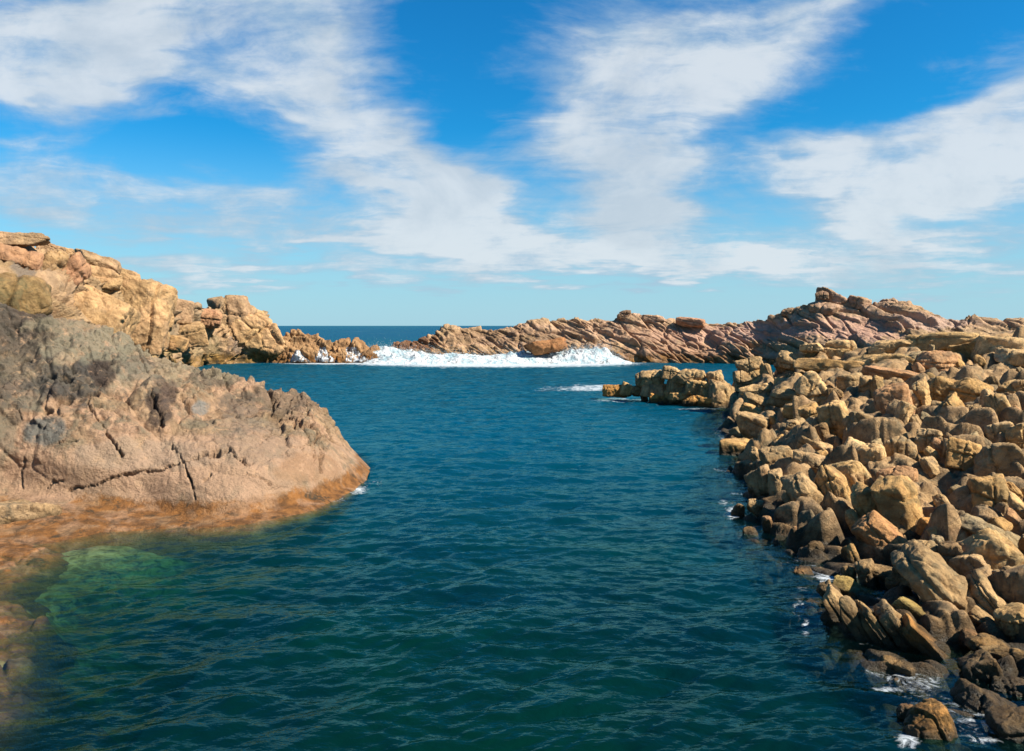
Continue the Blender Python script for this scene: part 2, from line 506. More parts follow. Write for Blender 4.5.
b3, e3, _ = blocks(V, [[0.8, 0.2, -0.5], [0.3, 0.9, 0.2], [0.5, -0.2, 0.85]], (0.34, 0.36, 0.22), 13, step=0.09, tilt=0.14, groove=0.06, gw=0.14)
dsp = 0.26 * fbm(V * 0.36, 1, 4) + 0.12 * fbm(V * 1.2, 2, 6, gain=0.62, ridged=True) * (0.3 + up) + b1 * (0.35 + 0.65 * up) + b2 * (0.12 + 0.62 * up) + b3 * (0.12 + 0.95 * up)
pit = worley(V * [1.7, 1.7, 2.3], 23)
pm = sst(fbm(V * 0.8, 24, 3), 0.02, 0.30) * sst(up, 0.3, 0.8)
dsp -= pm * 0.60 * sst(pit[0], 0.42, 0.14)
pit2 = worley(V * 5.2, 29)
dsp -= sst(fbm(V * 1.1, 25, 3), -0.05, 0.3) * (0.25 + up) * 0.07 * sst(pit2[0], 0.4, 0.1)
sh_ = sst(X + 0.45 * (Y - 390), 262, 290) * sst(470 - Y, 0, 50)
b4, e4, r4 = blocks(V, [[0.9, 0.0, 0.35], [0.0, 1.0, 0.0], [-0.35, 0.0, 0.9]], (0.42, 0.8, 1.9), 15, step=0.26, tilt=0.18, groove=0.22, gw=0.08)
dsp += sh_ * b4
dsp += 0.045 * fbm(V * 5, 4, 5, gain=0.65) * (0.5 + up)
dsp *= 0.30 + 0.70 * sst(V[:, 2], 0.35, 1.5)
CR = [([(70, 492), (92, 486), (118, 478), (150, 470), (172, 466), (183, 462), (205, 457), (228, 452)], 1.5, 0.34), ([(180, 458), (186, 473), (191, 486), (194, 500)], 1.3, 0.26),
      ([(88, 404), (97, 417), (104, 432), (112, 446), (121, 456)], 1.6, 0.30), ([(45, 446), (60, 443), (75, 441)], 1.0, 0.16), ([(24, 455), (21, 470), (20, 488)], 1.0, 0.14),
      ([(268, 384), (276, 402), (286, 412), (298, 424), (304, 432)], 2.6, 0.42), ([(317, 420), (321, 436), (324, 452), (322, 470)], 1.8, 0.30), ([(245, 413), (258, 410)], 1.6, 0.25),
      ([(150, 400), (157, 416), (164, 430)], 2.4, 0.32), ([(180, 404), (186, 412)], 2.2, 0.28), ([(172, 446), (180, 458)], 1.3, 0.2), ([(48, 488), (64, 480)], 1.2, 0.2),
      ([(225, 452), (240, 458), (252, 464)], 1.3, 0.2), ([(204, 478), (208, 470)], 1.6, 0.22), ([(245, 474), (256, 478), (270, 484)], 1.3, 0.16), ([(120, 398), (132, 404)], 2, 0.2), ([(300, 384), (306, 398), (309, 412)], 1.8, 0.3)]
front = Nn[:, 1] < 0.25
wx, wy = fbm(V * 2.6, 41, 5, gain=0.65) * 6.0, fbm(V * 2.6, 43, 5, gain=0.65) * 6.0
cm = 0.5 + 0.7 * sst(fbm(V * 1.3, 48, 3), -0.35, 0.3)
for pts, wd, dep in CR:
    d = seg_dist(X + wx, Y + wy, pts)
    dsp -= dep * cm * np.exp(-(d / (0.8 * wd * (0.75 + 0.5 * vnoise(V * 3, 47)))) ** 2) * front
edge = np.minimum(1, np.minimum(np.arange(760), 0 * np.arange(760) + 759 - np.arange(760)) / 30.0)[:, None].repeat(560, 1).ravel()
V = V + Nn * (dsp * (0.25 + 0.75 * land) * (0.3 + 0.7 * edge))[:, None]
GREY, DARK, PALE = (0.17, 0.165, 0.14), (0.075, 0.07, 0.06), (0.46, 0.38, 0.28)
finish('headland', V.reshape(760, 560, 3), M_head, 'broad pinkish granite headland with an orange tide line on the left', 'headland',
       stains_shade=[(200, 470, 150, 34, (0.58, 0.365, 0.225), .7), (60, 470, 90, 24, (0.54, 0.33, 0.20), .6), (110, 360, 120, 26, (0.36, 0.31, 0.20), .6), (20, 345, 50, 26, (0.33, 0.29, 0.19), .7), (95, 368, 12, 10, (0.05, 0.035, 0.03), .95), (14, 322, 30, 10, (0.06, 0.045, 0.035), .9), (30, 340, 34, 9, (0.09, 0.07, 0.05), .85), (132, 366, 16, 8, (0.08, 0.06, 0.045), .85), (160, 402, 8, 16, (0.07, 0.05, 0.04), .85), (215, 378, 18, 7, (0.14, 0.11, 0.075), .8), (5, 440, 14, 30, (0.22, 0.18, 0.12), .7), (285, 400, 16, 14, (0.20, 0.14, 0.09), .75), (240, 405, 14, 8, (0.16, 0.12, 0.085), .7), (310, 470, 30, 14, (0.42, 0.22, 0.10), .6), (60, 383, 26, 16, DARK, .9), (10, 365, 16, 34, (0.10, 0.085, 0.065), .8), (48, 432, 26, 14, GREY, .9), (100, 345, 50, 14, (0.28, 0.25, 0.17), .8), (60, 325, 30, 8, (0.30, 0.26, 0.17), .7),  # the dark patch just under the olive boulder is its shadow, painted on
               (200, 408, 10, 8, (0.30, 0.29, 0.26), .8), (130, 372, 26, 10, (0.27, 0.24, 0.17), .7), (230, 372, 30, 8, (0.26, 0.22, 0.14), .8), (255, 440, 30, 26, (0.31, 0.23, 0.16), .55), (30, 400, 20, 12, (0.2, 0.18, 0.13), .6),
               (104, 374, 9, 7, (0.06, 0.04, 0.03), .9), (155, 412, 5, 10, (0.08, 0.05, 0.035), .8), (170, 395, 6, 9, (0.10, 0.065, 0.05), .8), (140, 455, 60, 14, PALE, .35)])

# ---- the sandy cliff further back on the left
top = np.array([(-330, 170, 50), (-180, 200, 54), (-60, 236, 58), (0, 247, 61), (40, 253, 64), (60, 258, 66), (80, 266, 69), (100, 270, 71), (118, 280, 74), (140, 286, 80), (156, 293, 85), (168, 300, 90), (190, 304, 96), (210, 309, 101), (236, 308, 106), (252, 318, 108), (266, 334, 109), (280, 350, 109), (291, 359, 109)], float)
btm_d = np.interp(top[:, 0], [-330, -60, 60, 140, 195, 240, 291], [33, 42, 52, 74, 101, 105, 107.5])
T = at(top[:, 0], top[:, 1], top[:, 2])
B = np.stack([(top[:, 0] - W / 2) / F * btm_d * 1.002, btm_d, np.zeros(len(top))], 1)
rows = [B + [0.5, -3, -3], B]
for s, k in ((0.3, 0.12), (0.55, 0.32), (0.8, 0.66)):
    P = B * [1, 1, 0] + (T - B) * [k, k, 0]; P[:, 2] = T[:, 2] * s; rows.append(P)
rows += [T, T + np.concatenate([np.zeros((len(T), 1)), np.full((len(T), 1), 5.0), -0.3 * T[:, 2:3]], 1), T * [1, 1, 0] + [0, 12, -2]]
G = loft(rows, 640, 360)
n = normals(G)
if n[300, 150, 1] > 0: n = -n
n = smooth_n(n, 12)
V, Nn = G.reshape(-1, 3), n.reshape(-1, 3)
X, Y = project(V)
axs = [[0.80, 0.0, -0.60], [0.0, 1.0, 0.0], [0.60, 0.0, 0.80]]
b1, e, _ = blocks(V, axs, (3.0, 5.0, 7.5), 51, step=1.3, tilt=1.5, groove=1.0, gw=0.05)
b2, e2, _ = blocks(V, axs, (1.3, 1.6, 2.2), 52, step=0.40, tilt=0.5, groove=0.3, gw=0.12)
sm = sst(X, 150, 200)
dsp = 0.6 * fbm(V * 0.16, 53, 4) + b1 * (1 - 0.35 * sm) + b2 * (0.35 + 0.65 * sm) + 0.12 * fbm(V * 0.9, 54, 5, ridged=True) + 0.04 * fbm(V * 3.5, 55, 4)
for pts, wd, dep in [([(258, 322), (262, 345), (262, 362)], 1.6, 1.2), ([(228, 328), (226, 345), (230, 362)], 1.6, 0.9), ([(166, 300), (167, 335)], 1.6, 0.9), ([(221, 303), (222, 320)], 1.5, 1.0), ([(200, 306), (204, 330), (196, 352)], 1.6, 0.8)]:
    dsp -= dep * np.exp(-(seg_dist(X + fbm(V * 0.7, 57, 3) * 2.5, Y, pts) / wd) ** 2) * (Nn[:, 1] < 0.3)
V = V + Nn * (dsp * (0.3 + 0.7 * sst(V[:, 2], -1, 0.6)))[:, None]
finish('cliff', V.reshape(640, 360, 3), M_cliff, 'sandy granite cliff of leaning slabs behind the left headland', 'cliff',
       stains_shade=[(255, 345, 24, 12, (0.30, 0.22, 0.17), .7), (185, 325, 28, 20, (0.36, 0.27, 0.17), .5), (25, 268, 12, 14, (0.24, 0.19, 0.15), .8), (160, 345, 20, 10, (0.50, 0.38, 0.14), .5), (205, 345, 14, 14, (0.32, 0.25, 0.12), .6)])

# ---- the small rusty reef under the spilling waves
rp = np.array([(272, 357, 108), (281, 343, 108.5), (290, 335, 109), (304, 334, 109), (318, 337, 109), (330, 342, 109), (345, 342, 109.5), (362, 344, 110), (376, 349, 110), (388, 355, 110), (398, 361, 110)], float)
T = at(rp[:, 0], rp[:, 1], rp[:, 2]); T[:, 2] += 0.25
B = np.stack([T[:, 0] * 0.985, np.full(len(T), 105.6), np.zeros(len(T))], 1)
rows = [B + [0, -1.5, -2], B]
for s, k in ((0.45, 0.22), (0.8, 0.55)):
    P = B + (T - B) * [k, k, 0]; P[:, 2] = np.maximum(T[:, 2], 0.2) * s; rows.append(P)
rows += [T, T * [1, 1, 0] + [0, 3.5, -1.5]]
G = loft(rows, 300, 140)
n = normals(G)
if n[150, 50, 1] > 0: n = -n
n = smooth_n(n, 8); V, Nn = G.reshape(-1, 3), n.reshape(-1, 3)
b1, _, _ = blocks(V, [[0.85, 0, -0.5], [0, 1, 0], [0.5, 0, 0.85]], (2.2, 2.2, 2.6), 61, step=0.7, tilt=0.7, groove=0.45, gw=0.12)
b2, _, _ = blocks(V, np.eye(3), (0.6, 0.7, 0.7), 62, step=0.25, tilt=0.3, groove=0.15, gw=0.15)
V = V + Nn * (b1 + b2 + 0.3 * fbm(V * 0.5, 63, 4))[:, None]
finish('reef', V.reshape(300, 140, 3), M_reef, 'low rusty reef with white water spilling over it, beside the cliff', 'reef')

# ---- the long pink ridge on the far side, running off to the right
tp = np.array([(384, 352, 113), (396, 345, 113), (412, 342, 113), (430, 339, 113), (446, 330, 113.5), (475, 329, 114), (500, 330, 114), (524, 323, 114), (560, 322, 114), (596, 320, 114), (620, 319, 114), (650, 320, 113), (684, 320, 112), (720, 323, 111), (752, 321, 109), (780, 317, 106), (800, 309, 104), (820, 303, 103), (850, 305, 102), (878, 306, 101), (900, 304, 100), (922, 311, 99), (946, 318, 98), (970, 316, 97), (1000, 318, 96), (1050, 320, 94), (1130, 320, 92), (1260, 316, 89)], float)
T = at(tp[:, 0], tp[:, 1], tp[:, 2]); T[:, 2] += 0.35
bd = np.interp(tp[:, 0], [384, 600, 640, 740, 820, 900, 1000, 1130, 1260], [109.5, 109, 107, 105, 97, 91, 86, 82, 78])
B = np.stack([(tp[:, 0] - 8 - W / 2) / F * bd, bd, np.zeros(len(tp))], 1)
rows = [B + [0, -2.5, -2.5], B]
for s, k in ((0.28, 0.18), (0.52, 0.42), (0.78, 0.72)):
    P = B * [1, 1, 0] + (T - B) * [k, k, 0]; P[:, 2] = np.maximum(T[:, 2], 0.2) * s; rows.append(P)
rows += [T, T + np.concatenate([np.zeros((len(T), 1)), np.full((len(T), 1), 3.5), -0.35 * T[:, 2:3]], 1), T * [1, 1, 0] + [0, 9, -2]]
G = loft(rows, 1050, 300)
n = normals(G)
if n[500, 150, 1] > 0: n = -n
n = smooth_n(n, 10); V, Nn = G.reshape(-1, 3), n.reshape(-1, 3)
X, Y = project(V)
axs = [[0.86, 0.10, -0.50], [-0.1, 1.0, 0.0], [0.50, 0.0, 0.86]]
k = sst(X, 420, 700)[:, None]
b1, _, _ = blocks(V, axs, (10.0, 5.0, 1.5), 71, step=1.0, tilt=0.45, groove=0.55, gw=0.06)
b2, _, _ = blocks(V, axs, (4.2, 2.2, 0.55), 72, step=0.42, tilt=0.22, groove=0.24, gw=0.10)
b3, _, _ = blocks(V, [[0.8, 0.2, -0.5], [0.1, 1, 0], [0.5, 0, 0.8]], (1.2, 1.2, 1.3), 73, step=0.5, tilt=0.6, groove=0.3, gw=0.12)
kk = k[:, 0]
dsp = 0.75 * fbm(V * 0.18, 74, 5) + b1 * (0.4 + 0.6 * kk) + b2 * (0.35 + 1.0 * sst(fbm(V * 0.25, 78, 3), -0.25, 0.3)) + b3 * (1 - 0.6 * kk) * 0.7 * (1 - 0.8 * sst(fbm(V * 0.25, 78, 3), -0.25, 0.3)) + 0.06 * fbm(V * 2.5, 75, 4)
V = V + Nn * (dsp * (0.35 + 0.65 * sst(V[:, 2], -1, 0.6)))[:, None]
PINK, SALM = (0.72, 0.42, 0.30), (0.62, 0.34, 0.20)
finish('ridge', V.reshape(1050, 300, 3), M_ridge, 'long pink granite ridge with slanting layers across the far right', 'ridge',
       stains_shade=[(720, 335, 60, 9, PINK, .8), (770, 332, 40, 10, (0.75, 0.47, 0.36), .8), (850, 330, 50, 12, PINK, .8), (930, 322, 40, 7, (0.75, 0.50, 0.38), .7), (690, 352, 60, 8, SALM, .7), (650, 335, 30, 10, SALM, .6), (500, 337, 60, 8, (0.26, 0.15, 0.08), .6), (800, 345, 40, 8, (0.52, 0.36, 0.18), .6), (410, 343, 20, 5, (0.25, 0.11, 0.05), .9)])

# ---- bedrock under the boulder shore on the right
CP = [  # pixel x, y, distance (None: at the waterline)
    (728, 408, None), (722, 440, None), (716, 470, None), (726, 518, None), (742, 540, None), (788, 568, None), (806, 607, None), (846, 655, None), (884, 678, None), (930, 692, None), (958, 706, None), (985, 745, None), (1010, 765, None), (1000, 715, 10.1), (1024, 740, 9.3), (1024, 700, 10.3), (1060, 720, 9.3), (1130, 700, 9.4),
    (740, 385, 46), (770, 372, 46), (792, 362, 45), (830, 352, 44), (890, 349, 43), (930, 348, 42), (965, 343, 41), (1024, 340, 39), (1100, 330, 38),
    (1024, 360, 35), (960, 372, 34.5), (880, 378, 34), (820, 385, 35), (770, 400, 36.5), (760, 425, 32), (830, 410, 30), (900, 400, 29), (1024, 400, 27.5), (1024, 450, 20.8), (1100, 430, 22),
    (960, 430, 23.5), (890, 440, 23.3), (820, 450, 23.8), (770, 460, 25.5), (745, 490, 23.3), (770, 500, 20.8), (815, 500, 19.3), (850, 490, 19.6), (890, 490, 19.2), (950, 480, 19.8), (1024, 500, 17.2),
    (820, 530, 18.4), (875, 530, 17.0), (920, 530, 16.6), (960, 525, 16.7), (1024, 550, 14.6), (1100, 560, 13.6), (930, 565, 15.0), (980, 570, 14.4), (1024, 600, 12.9), (960, 605, 13.0), (905, 590, 14.4), (860, 590, 14.9), (840, 570, 15.8),
    (850, 622, 13.2), (890, 640, 12.4), (925, 640, 12.3), (1000, 650, 11.7), (985, 678, 11.1), (1060, 690, 10.6), (1130, 640, 11.2), (1200, 560, 12.5)]
pts = []
for (px, py, d) in CP:
    pts.append(ground(px, py, 0.0) if d is None else at(px, py, d))
pts = np.array(pts)
wl = pts[:13]
low = [[w[0] - 1.6, w[1] - 0.4, -1.7] for w in wl[:9]] + [[w[0], w[1] - 1.6, -1.4] for w in wl[9:11]] + [[w[0] - 4.5, w[1] - 1.5, -3.6] for w in wl[:9]] + [[w[0], w[1] - 5.0, -2.6] for w in wl[9:11]]
far = [(12, 58, -1.5), (22, 52, 2.5), (30, 48, 4.0), (38, 40, 4.5), (20, 66, -2.5), (32, 60, 2.5), (40, 55, 4), (10, 75, -4), (34, 22, 3.5), (26, 14, 3.0), (22, 8, 2.5), (14, 8.5, 1.6), (11, 9.2, 1.2), (5.4, 8.3, -.6), (7.6, 8.0, 0.5), (30, 75, -1), (5, 30, -4), (3, 16, -4), (6, 3, -3), (3, 60, -4.5), (16, 3, 1.0)]
pts = np.concatenate([pts, np.array(low), np.array(far, float)])
XY, Z = pts[:, :2], pts[:, 2]


def tps_fit(XY, Z, lam=0.15):
    d = np.linalg.norm(XY[:, None] - XY[None], axis=-1)
    n_ = len(XY)
    A = np.zeros((n_ + 3, n_ + 3))
    A[:n_, :n_] = d + np.eye(n_) * lam * -1
    A[:n_, n_:] = np.c_[np.ones(n_), XY]
    A[n_:, :n_] = A[:n_, n_:].T
    return np.linalg.solve(A, np.r_[Z, 0, 0, 0])


def tps(w, XY, q):
    out = np.zeros(len(q))
    for i in range(0, len(q), 40000):
        qq = q[i:i + 40000]
        out[i:i + 40000] = np.linalg.norm(qq[:, None] - XY[None], axis=-1) @ w[:-3] + w[-3] + qq @ w[-2:]
    return out


wts = tps_fit(XY, Z)
# rows fan out from the camera so that nearer rock is finer
NR = 860
rr = np.geomspace(5.5, 74, NR)
tt = np.concatenate([np.linspace(-0.02, 0.80, 470), np.linspace(0.805, 1.75, 90)])             # x / y
TT, RR = np.meshgrid(tt, rr, indexing='ij')
q = np.stack([TT * RR, RR], -1).reshape(-1, 2)
zb = tps(wts, XY, q)
# the islet that trails off the shore's far end
ia, ib = np.array([6.6, 54.0]), np.array([17.5, 47.5])
tI = np.clip(((q - ia) @ (ib - ia)) / ((ib - ia) @ (ib - ia)), 0, 1)
dI = np.linalg.norm(q - ia - tI[:, None] * (ib - ia), axis=1)
zi = -1.5 + (1.7 + 1.35 * sst(tI, 0.22, 0.5)) * np.exp(-(dI / (0.9 + 1.3 * sst(tI, 0.15, 0.5))) ** 2)
zb = np.maximum(zb, zi)
zb = zb + 2.7 * np.exp(-((q[:, 0] - 9.6) / 1.5) ** 2 - ((q[:, 1] - 7.9) / 1.6) ** 2)       # unseen tall hump, added outside the frame to shade the corner
zb = np.where(zb < -1.0, -1.0 + (zb + 1.0) * 4.0, zb)
V = np.c_[q, np.maximum(zb, -7.0)]
G = V.reshape(560, NR, 3)
n = normals(G)
if n[300, 200, 2] < 0: n = -n
n = smooth_n(n, 10); Nn = n.reshape(-1, 3)
BVH['surface'] = BVHTree.FromPolygons(V.tolist(), grid_faces(560, NR).tolist())


def frame(a1, a2):
    a1 = np.array(a1, float); a1 /= np.linalg.norm(a1)
    a2 = np.array(a2, float); a2 -= a1 * (a1 @ a2); a2 /= np.linalg.norm(a2)
    return np.stack([a1, a2, np.cross(a1, a2)])


flat = sst(V[:, 1] + 0.25 * V[:, 0], 33, 41)          # long flat slabs on the far crest, slanting blocks nearer
bA, eA, _ = blocks(V, frame((0.68, -0.62, -0.42), (0.62, 0.75, 0.1)), (2.3, 0.95, 1.15), 81, step=1.2, tilt=0.6, groove=0.60, gw=0.075)
bB, eB, _ = blocks(V, frame((0.95, 0.15, -0.12), (-0.1, 0.95, 0.25)), (4.2, 1.6, 0.75), 85, step=0.9, tilt=0.35, groove=0.55, gw=0.07)
b1 = bA * (1 - flat) + bB * flat
b2, _, _ = blocks(V, frame((0.62, -0.66, -0.42), (0.62, 0.75, 0.1)), (0.85, 0.36, 0.45), 82, step=0.26, tilt=0.16, groove=0.20, gw=0.09)
ctr = np.hypot(q[:, 0] - 9.6, q[:, 1] - 7.9) > 3.2
dsp = (b1 + 0.10) * (0.25 + 0.75 * sst(V[:, 2], -0.2, 0.7)) * np.where(ctr, 1, 0.5) + b2 + 0.15 * fbm(V * 0.7, 83, 4) + 0.035 * fbm(V * 4, 84, 4) - 0.12
lean = np.array([-0.10, -0.28, 0.95])
Nn = Nn * 0.75 + lean * 0.25
G = (V + Nn * dsp[:, None]).reshape(560, NR, 3)
for _ in range(2):
    G[1:-1, 1:-1] = (G[1:-1, 1:-1] * 2 + G[2:, 1:-1] + G[:-2, 1:-1] + G[1:-1, 2:] + G[1:-1, :-2]) / 6
V = G.reshape(-1, 3)
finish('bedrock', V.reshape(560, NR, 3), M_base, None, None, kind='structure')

# ------------------------------------------------------------------ boulders
def ico(level):
    bm = bmesh.new()
    bmesh.ops.create_icosphere(bm, subdivisions=level, radius=1)
    bm.verts.ensure_lookup_table()
    Vv = np.array([v.co[:] for v in bm.verts])
    Ff = np.array([[v.index for v in f.verts] for f in bm.faces])
    bm.free()
    return Vv / np.linalg.norm(Vv, axis=1, keepdims=True), Ff


ICO = {k: ico(k) for k in (4, 5, 6)}


def boulder_mesh(name, seed, dims, level, mat, p=22, cuts=8, cut_lo=0.80, rough=1.0, ribs=0):
    """a joint-bounded block worn round: the rounded intersection of jittered planes, then weathered"""
    rng = np.random.RandomState(seed)
    D_, Fc = ICO[level]
    dims = np.array(dims, float)
    N_, d_ = [], []
    for ax in range(3):
        for sg in (-1, 1):
            nn = np.eye(3)[ax] * sg + rng.normal(0, 0.12, 3)
            N_.append(nn / np.linalg.norm(nn)); d_.append(rng.uniform(0.86, 1.0))
    for _ in range(cuts):
        nn = rng.normal(0, 1, 3)
        N_.append(nn / np.linalg.norm(nn)); d_.append(rng.uniform(cut_lo, 1.15))
    N_, d_ = np.array(N_), np.array(d_)
    c = np.maximum(D_ @ N_.T, 0) / d_
    r = (c ** p).sum(1) ** (-1 / p)
    V = D_ * r[:, None] * dims
    nn = D_ / dims
    nn /= np.linalg.norm(nn, axis=1, keepdims=True)
    m = dims.mean()
    o = rng.uniform(-50, 50, 3)
    q = V / m + o
    ds = 0.08 * fbm(q * 1.1, seed, 3) + 0.05 * fbm(q * 3.0, seed + 1, 4, ridged=True) * rough + 0.02 * fbm(q * 9, seed + 2, 3) * rough
    F1, F2, rs, _ = worley(q * np.array([1.5, 1.5, 1.1]), seed + 3)
    e = F2 - F1
    ds += (0.10 * (rs[0] - 0.5) * sst(e, 0, 0.2) - 0.07 * np.exp(-(e / 0.07) ** 2)) * rough
    for _ in range(rng.randint(1, 4)):                     # joints that cut right through the block
        ax = rng.choice(3, p=[.45, .2, .35])
        t = V[:, ax] / dims[ax] - rng.uniform(-.6, .6) + 0.18 * V[:, (ax + 1) % 3] / dims[(ax + 1) % 3] * rng.normal() + 0.10 * fbm(q * 1.6, seed + 21 + ax, 3)
        ds += (-0.16 * np.exp(-(t / 0.035) ** 2) + rng.uniform(0.02, 0.09) * sst(t, 0.0, 0.03) * sst(t, 0.9, 0.3)) * rough
    if ribs:
        t = V[:, 0] / dims[0] * ribs + 0.5 * fbm(q * 0.8, seed + 7, 3)
        ds -= 0.20 * np.exp(-((np.abs(t - np.round(t))) / 0.13) ** 2) * (0.6 + 0.4 * vnoise(q * 2, seed + 8))
    V = V + nn * (ds * min(m, dims.min() * 1.5))[:, None]
    return mesh(name, V, Fc, mat)


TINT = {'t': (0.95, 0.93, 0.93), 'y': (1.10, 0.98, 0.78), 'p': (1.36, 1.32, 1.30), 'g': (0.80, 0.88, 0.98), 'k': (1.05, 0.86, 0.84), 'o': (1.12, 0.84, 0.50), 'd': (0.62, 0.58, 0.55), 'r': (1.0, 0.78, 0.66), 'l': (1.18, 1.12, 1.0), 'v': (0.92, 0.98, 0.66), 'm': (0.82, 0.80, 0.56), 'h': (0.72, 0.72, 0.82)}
MASK = []       # pixel ellipses already filled by a hand-placed block


SZ = 1.22


def place(name, px, py, w, h, tilt, tint, label, cat, mat=None, on=('surface',), d=None, group=None, sink=0.30, thick=0.95, level=5, mask=True, seed=None, me=None, yaw=None, **kw):
    """put a block of w x h pixels where the photograph shows it, on the rock that the line of sight meets there"""
    rng = np.random.RandomState(int(px * 7 + py * 131) % 100003 if seed is None else seed)
    if d is None:
        r = hit(on, px, py)
        for k_ in (0.4, 0.8, 1.2, 1.8, 2.6, 4.0):
            if r is None: r = hit(on, px, py + h * k_)
        d = r[0].y if r is not None else 46.0
    dist = d / pdir(px, py)[1]
    s = dist / F / (pdir(px, py)[1])
    a, c = 0.5 * w * s * SZ, 0.5 * h * s * SZ
    b = thick * math.sqrt(a * c)
    if me is None:
        me = boulder_mesh(name, int(rng.randint(1, 9999)), (a, b, c), level, mat or M_shore, **kw)
        scale = (1, 1, 1)
    else:
        scale = (a, b, c)
    P = at(px, py, d + sink * b)
    o = link(name, me, label, cat, group, color=TINT[tint])
    o.location = P
    azim = math.atan2(P[0], P[1])
    yw = rng.uniform(-0.16, 0.16) if yaw is None else yaw
    o.rotation_euler = (Matrix.Rotation(-azim, 3, 'Z') @ Matrix.Rotation(R(tilt), 3, 'Y') @ Matrix.Rotation(yw, 3, 'Z')).to_euler()
    o.scale = scale
    o['kind'] = 'thing'
    if mask: MASK.append((px, py, w, h, tilt))
    return o


